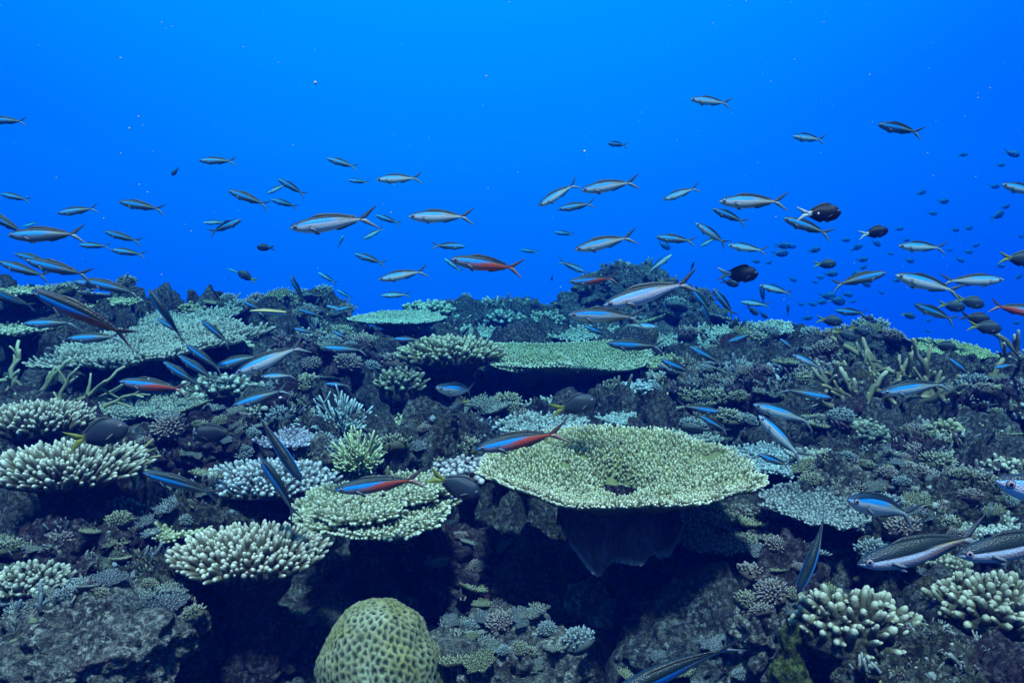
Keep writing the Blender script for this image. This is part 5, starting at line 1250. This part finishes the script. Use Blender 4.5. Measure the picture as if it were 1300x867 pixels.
 (905, 366, 934, 403, 'olive', 8, 20, 0.0, 'steep olive fish just beyond the olive one at the big white tail'),
 (891, 388, 907, 422, 'olive', 10, 45, 0.0, 'dark upright fish against the slope rock below the olive pair'),
 (940, 383, 978, 388, 'pale', 10, 0, 0.0, 'pale level fish under an upright olive one at the slope skyline'),
 (964, 362, 1009, 374, 'pale', 8, 0, 0.0, 'pale slanting fish just above the pale level one at the slope skyline'),
 (966, 360, 970, 388, 'olive', 20, 40, 0.0, 'upright olive fish hanging between two pale ones at the slope skyline'),
 (765, 388, 887, 355, 'white', 8, 6, 0.02, 'big white fish with black shoulder spot in front of the rock peak'),
 (721, 399, 818, 402, 'peach', 10, 12, 0.04, 'yellowish pale fish with shoulder spot right below the big white one'),
 (742, 414, 776, 428, 'olive', 20, 10, 0.0, 'blue-cheeked fish over the far rim of the rolled-lip table coral'),
 (836, 415, 790, 412, 'pale', 8, 0, 0.0, 'dim fish facing outward below the yellowish pale one'),
 (770, 436, 846, 441, 'olive', 8, 10, 0.0, 'blue-banded olive fish above the end of the rolled-lip table coral'),
 (838, 456, 885, 477, 'olive', 10, 10, 0.0, 'lower fish of the olive blue-banded pair beyond the rolled-lip table coral'),
 (875, 440, 920, 464, 'olive', 8, 10, 0.0, 'upper fish of the olive blue-banded pair beyond the rolled-lip table coral'),
 (924, 434, 962, 421, 'olive', 8, 5, 0.0, 'blue-faced fish against the shadow under the jutting pale plate'),
 (914, 523, 858, 514, 'olive', 8, 5, 0.0, 'blue-banded fish facing outward, before the flat-topped pale ledge'),
 (889, 528, 926, 549, 'olive', 10, 10, 0.0, 'dim slanting fish under the blue-banded outward-facing one'),
 (956, 513, 1036, 537, 'pale', 8, 5, 0.03, 'pale blue fish above a steeper one, right of the largest table coral'),
 (963, 527, 1022, 585, 'pale', 8, 0, 0.05, 'bright steep blue fish with eye, just beyond the largest table coral'),
 (962, 576, 1006, 594, 'olive', 8, 10, 0.0, 'black-tailed dark fish tucked behind the largest table coral rim'),
 (1056, 505, 988, 494, 'olive', 8, 5, 0.0, 'fish swimming outward towards the staghorn thicket'),
 (1118, 498, 1208, 485, 'pale', 8, 8, 0.02, 'bright blue fish lying across the staghorn thicket'),
 (1006, 450, 1048, 470, 'pale', 10, 5, 0.0, 'pale blue fish beside the bright-tipped knob coral'),
 (990, 430, 1010, 446, 'olive', 15, 0, 0.0, 'small dim fish off the end of the jutting pale plate'),
 (1205, 455, 1236, 480, 'olive', 15, 10, 0.0, 'dim blue fish behind the staghorn thicket in front of the smooth table'),
 (1262, 467, 1292, 462, 'olive', 15, 0, 0.0, 'small bright blue fish half behind the thicket by the antler branch'),
 (1076, 634, 1158, 651, 'pale', 46, 10, 0.08, 'blue fish with big eye facing the camera, over the white-dotted plate'),
 (1263, 610, 1460, 652, 'white', 10, 8, 0.0, 'cropped pink fish head with large ringed eye at the frame edge'),
 (1088, 716, 1262, 678, 'banded', 8, -4, 0.0, 'big banded fish with yellow edge line over the dome of fat fingers'),
 (1214, 705, 1388, 676, 'banded', 8, -4, 0.0, 'big cropped banded fish following close behind the yellow-lined one'),
 (1012, 754, 1060, 643, 'olive', 5, 50, 0.0, 'blue-backed fish hanging head down beside the dome of fat fingers'),
 (775, 884, 946, 806, 'olive', 8, 35, 0.0, 'dark green-backed fish rising out of the bottom edge'),
 (163, 541, 84, 562, 'yellowtail', 5, 0, 0.0, 'near-black oval fish with yellow tail over the thick-fingered plate'),
 (610, 628, 543, 602, 'yellowtail', 5, 0, 0.0, 'dusky oval fish with yellow tail beside the knobbly white-tipped coral'),
 (757, 508, 698, 522, 'yellowtail', 8, 0, 0.0, 'dusky oval fish with yellow tail just behind the vivid red-bellied one'),
 (316, 395, 370, 398, 'cleaner', 5, 0, 0.0, 'slender yellow wrasse with black stripe over the crest'),
 (245, 552, 305, 548, 'dark', 5, 0, 0.0, 'dim dark fish hiding in the cave under the knobbly cushion'),
 (572, 524, 594, 506, 'yellowtail', 20, 0, 0.0, 'shadowy oval fish below the stocky tail-curling one'),
 (302, 345, 326, 358, 'yellowtail', 5, 0, 0.0, 'dark oval fish with yellow tail next to a tiny yellow one'),
 (289, 341, 303, 347, 'cleaner', 10, 0, 0.0, 'tiny yellow fish nose to nose with a dark oval one'),
 (326, 314, 349, 315, 'dark', 5, 0, 0.0, 'leaf-shaped dark fish over the crest, apart from the school'),
 (218, 223, 227, 213, 'dark', 15, 0, 0.0, 'tiny dark fish alone high over the crest school'),
 (700, 356, 702, 347, 'dark', 30, 0, 0.0, 'tiny dark fish beside the foot of the rock peak'),
 (672, 386, 690, 392, 'dark', 10, 0, 0.0, 'round black fish just over the dark spiky crest tuft'),
 (862, 357, 834, 359, 'yellowtail', 10, 0, 0.0, 'dusky oval fish above the big white fish back'),
 (890, 378, 868, 382, 'dark', 15, 0, 0.0, 'round dusky fish hidden by the big white fish tail'),
 (938, 362, 915, 356, 'dark', 20, 0, 0.0, 'faded round fish under the lowest black fish'),
 (1062, 335, 1032, 336, 'yellowtail', 8, 0, 0.0, 'oval dark fish above the dark one of the facing pair'),
 (1070, 409, 1036, 405, 'yellowtail', 8, 0, 0.0, 'oval dark fish below the striped one over the dark crest ledge'),
 (1088, 431, 1057, 418, 'yellowtail', 8, 0, 0.0, 'slanting oval fish just above the dark crest ledge'),
 (1104, 424, 1078, 414, 'yellowtail', 8, 0, 0.0, 'yellow-finned dark oval fish amid the cluster over the dark crest ledge'),
 (1122, 431, 1100, 424, 'dark', 8, 0, 0.0, 'trailing dark fish at the end of the cluster over the dark crest ledge'),
 (1071, 438, 1060, 424, 'dark', 10, 0, 0.0, 'upright dark fish touching the skyline of the dark crest ledge'),
 (1110, 406, 1092, 402, 'dark', 8, 0, 0.0, 'round black fish at the tail of the striped one over the crest ledge'),
 (1162, 403, 1143, 398, 'yellowtail', 8, 0, 0.0, 'little round dark fish with pale tail below the facing pair'),
 (1226, 391, 1190, 386, 'yellowtail', 8, 0, 0.0, 'black oval fish behind the striped olive one'),
 (1250, 388, 1212, 378, 'yellowtail', 8, 0, 0.0, 'greenish hazy oval fish between the black oval and the red tail'),
 (1258, 408, 1218, 400, 'dark', 8, 0, 0.0, 'large hazy blue-grey fish below the greenish oval one'),
 (1272, 418, 1228, 413, 'yellowtail', 8, 0, 0.0, 'dark oval fish over the smooth yellow-green table coral'),
 (990, 424, 975, 432, 'dark', 20, 0, 0.0, 'small dark fish under the tip of the jutting pale plate'),
 (962, 400, 948, 388, 'dark', 20, 0, 0.0, 'round dark fish on the skyline behind the slope rock'),
 (975, 404, 963, 396, 'dark', 20, 0, 0.0, 'rounder black fish touching the jutting plate skyline'),
 (1001, 384, 1000, 402, 'olive', 25, 30, 0.0, 'upright hazy green fish over the jutting pale plate'),
 (948, 404, 938, 420, 'olive', 25, 20, 0.0, 'dim curved fish rising from the jutting pale plate'),
 (925, 416, 940, 404, 'dark', 25, 0, 0.0, 'grey-green dim fish low between the slope rock and jutting plate'),
 (1215, 443, 1180, 436, 'dark', 10, 0, 0.0, 'dusky fish just above the smooth yellow-green table coral edge'),
]
HAZY = [(1222, 197, 14), (1284, 195, 22), (1270, 210, 12), (1262, 237, 14), (1169, 245, 14), (1197, 256, 16), (1183, 271, 14), (1276, 263, 14), (1266, 274, 20), (1141, 291, 13), (1212, 292, 12),
        (1229, 290, 12), (1073, 305, 14), (1087, 315, 18), (1112, 309, 14), (993, 312, 22), (990, 322, 22), (1003, 313, 16), (1033, 318, 18), (959, 332, 12), (975, 334, 10), (1094, 330, 16),
        (1154, 331, 14), (1218, 330, 14), (1229, 320, 12), (1238, 312, 12), (1270, 338, 14), (1138, 356, 14), (1118, 371, 10), (1082, 383, 10), (1006, 355, 12), (1034, 358, 10), (1054, 348, 20),
        (1085, 350, 22), (1098, 360, 16), (1050, 376, 24), (1062, 382, 24), (1042, 384, 16), (1030, 386, 14), (1075, 374, 16), (1180, 352, 10), (1095, 340, 12), (1178, 407, 10), (1177, 420, 10), (1290, 410, 14),
        (1292, 352, 12), (1008, 412, 12), (1024, 404, 16), (1040, 352, 12), (1130, 322, 10), (1205, 318, 10), (1150, 305, 10), (843, 312, 18), (1108, 408, 12), (1016, 386, 10), (1295, 300, 10)]
for i_, f_ in enumerate(FISH): put_fish(*f_)
rh = np.random.default_rng(8)
for (x, y, l) in HAZY:
    a_ = rh.uniform(-0.5, 0.5); dx, dy = math.cos(a_) * l / 2, math.sin(a_) * l / 2
    put_fish(x + dx, y + dy, x - dx, y - dy, 'haze_tinted', rh.uniform(-20, 20), 0, 0.0, 'tiny far-off dark fish fading into the blue haze', rh.uniform(0.15, 0.21), 'tiny hazy fish far off in the blue')

# ------------------------------------------------------------------ drifting specks
def specks():
    rng = np.random.default_rng(12); mb = MB(); V, T = ICO[1]; n = 300
    for k in range(n):
        px, py = rng.uniform(-60, 1360), rng.uniform(-30, 520); z = rng.uniform(0.7, 5.0)
        if hit_depth(px, py)[0] < z + 0.1: continue
        s = math.exp(rng.normal() * 0.5) * 0.0008 * (0.5 + 0.35 * z)
        mb.add(V * s * rng.uniform(0.6, 1.3, 3) + at(px, py, z), None, T, (0.55, 0.6, 0.58))
    o = link('drifting_specks', mb.mesh('drifting_specks'), M_CORAL); o['kind'] = 'stuff'; o['label'] = 'pale specks drifting in the water'; o['category'] = 'specks'
specks()

# ------------------------------------------------------------------ the water's own haze
def haze():
    x0, x1, y0, y1, z0, z1 = -30, 30, -4, 26, -8, 2.6
    V = [(x, y, z) for z in (z0, z1) for y in (y0, y1) for x in (x0, x1)]
    Q = [(0, 2, 3, 1), (4, 5, 7, 6), (0, 1, 5, 4), (2, 6, 7, 3), (0, 4, 6, 2), (1, 3, 7, 5)]
    me = mesh_of('haze', V, Q); me.polygons.foreach_set('use_smooth', np.zeros(6, bool))
    m = bpy.data.materials.new('blue_water_haze'); m.use_nodes = True; nt = m.node_tree; nt.nodes.clear()
    o_ = nt.nodes.new('ShaderNodeOutputMaterial'); v = nt.nodes.new('ShaderNodeVolumePrincipled')
    v.inputs['Density'].default_value = HAZE_DENSITY; v.inputs['Color'].default_value = HAZE_COLOR; v.inputs['Absorption Color'].default_value = HAZE_ABSORB
    v.inputs['Density Attribute'].default_value = ''; v.inputs['Anisotropy'].default_value = 0.0
    nt.links.new(v.outputs[0], o_.inputs['Volume'])
    o = link('haze', me, m); o['kind'] = 'stuff'; o['label'] = 'blue water haze filling the open sea'
    return o
haze()
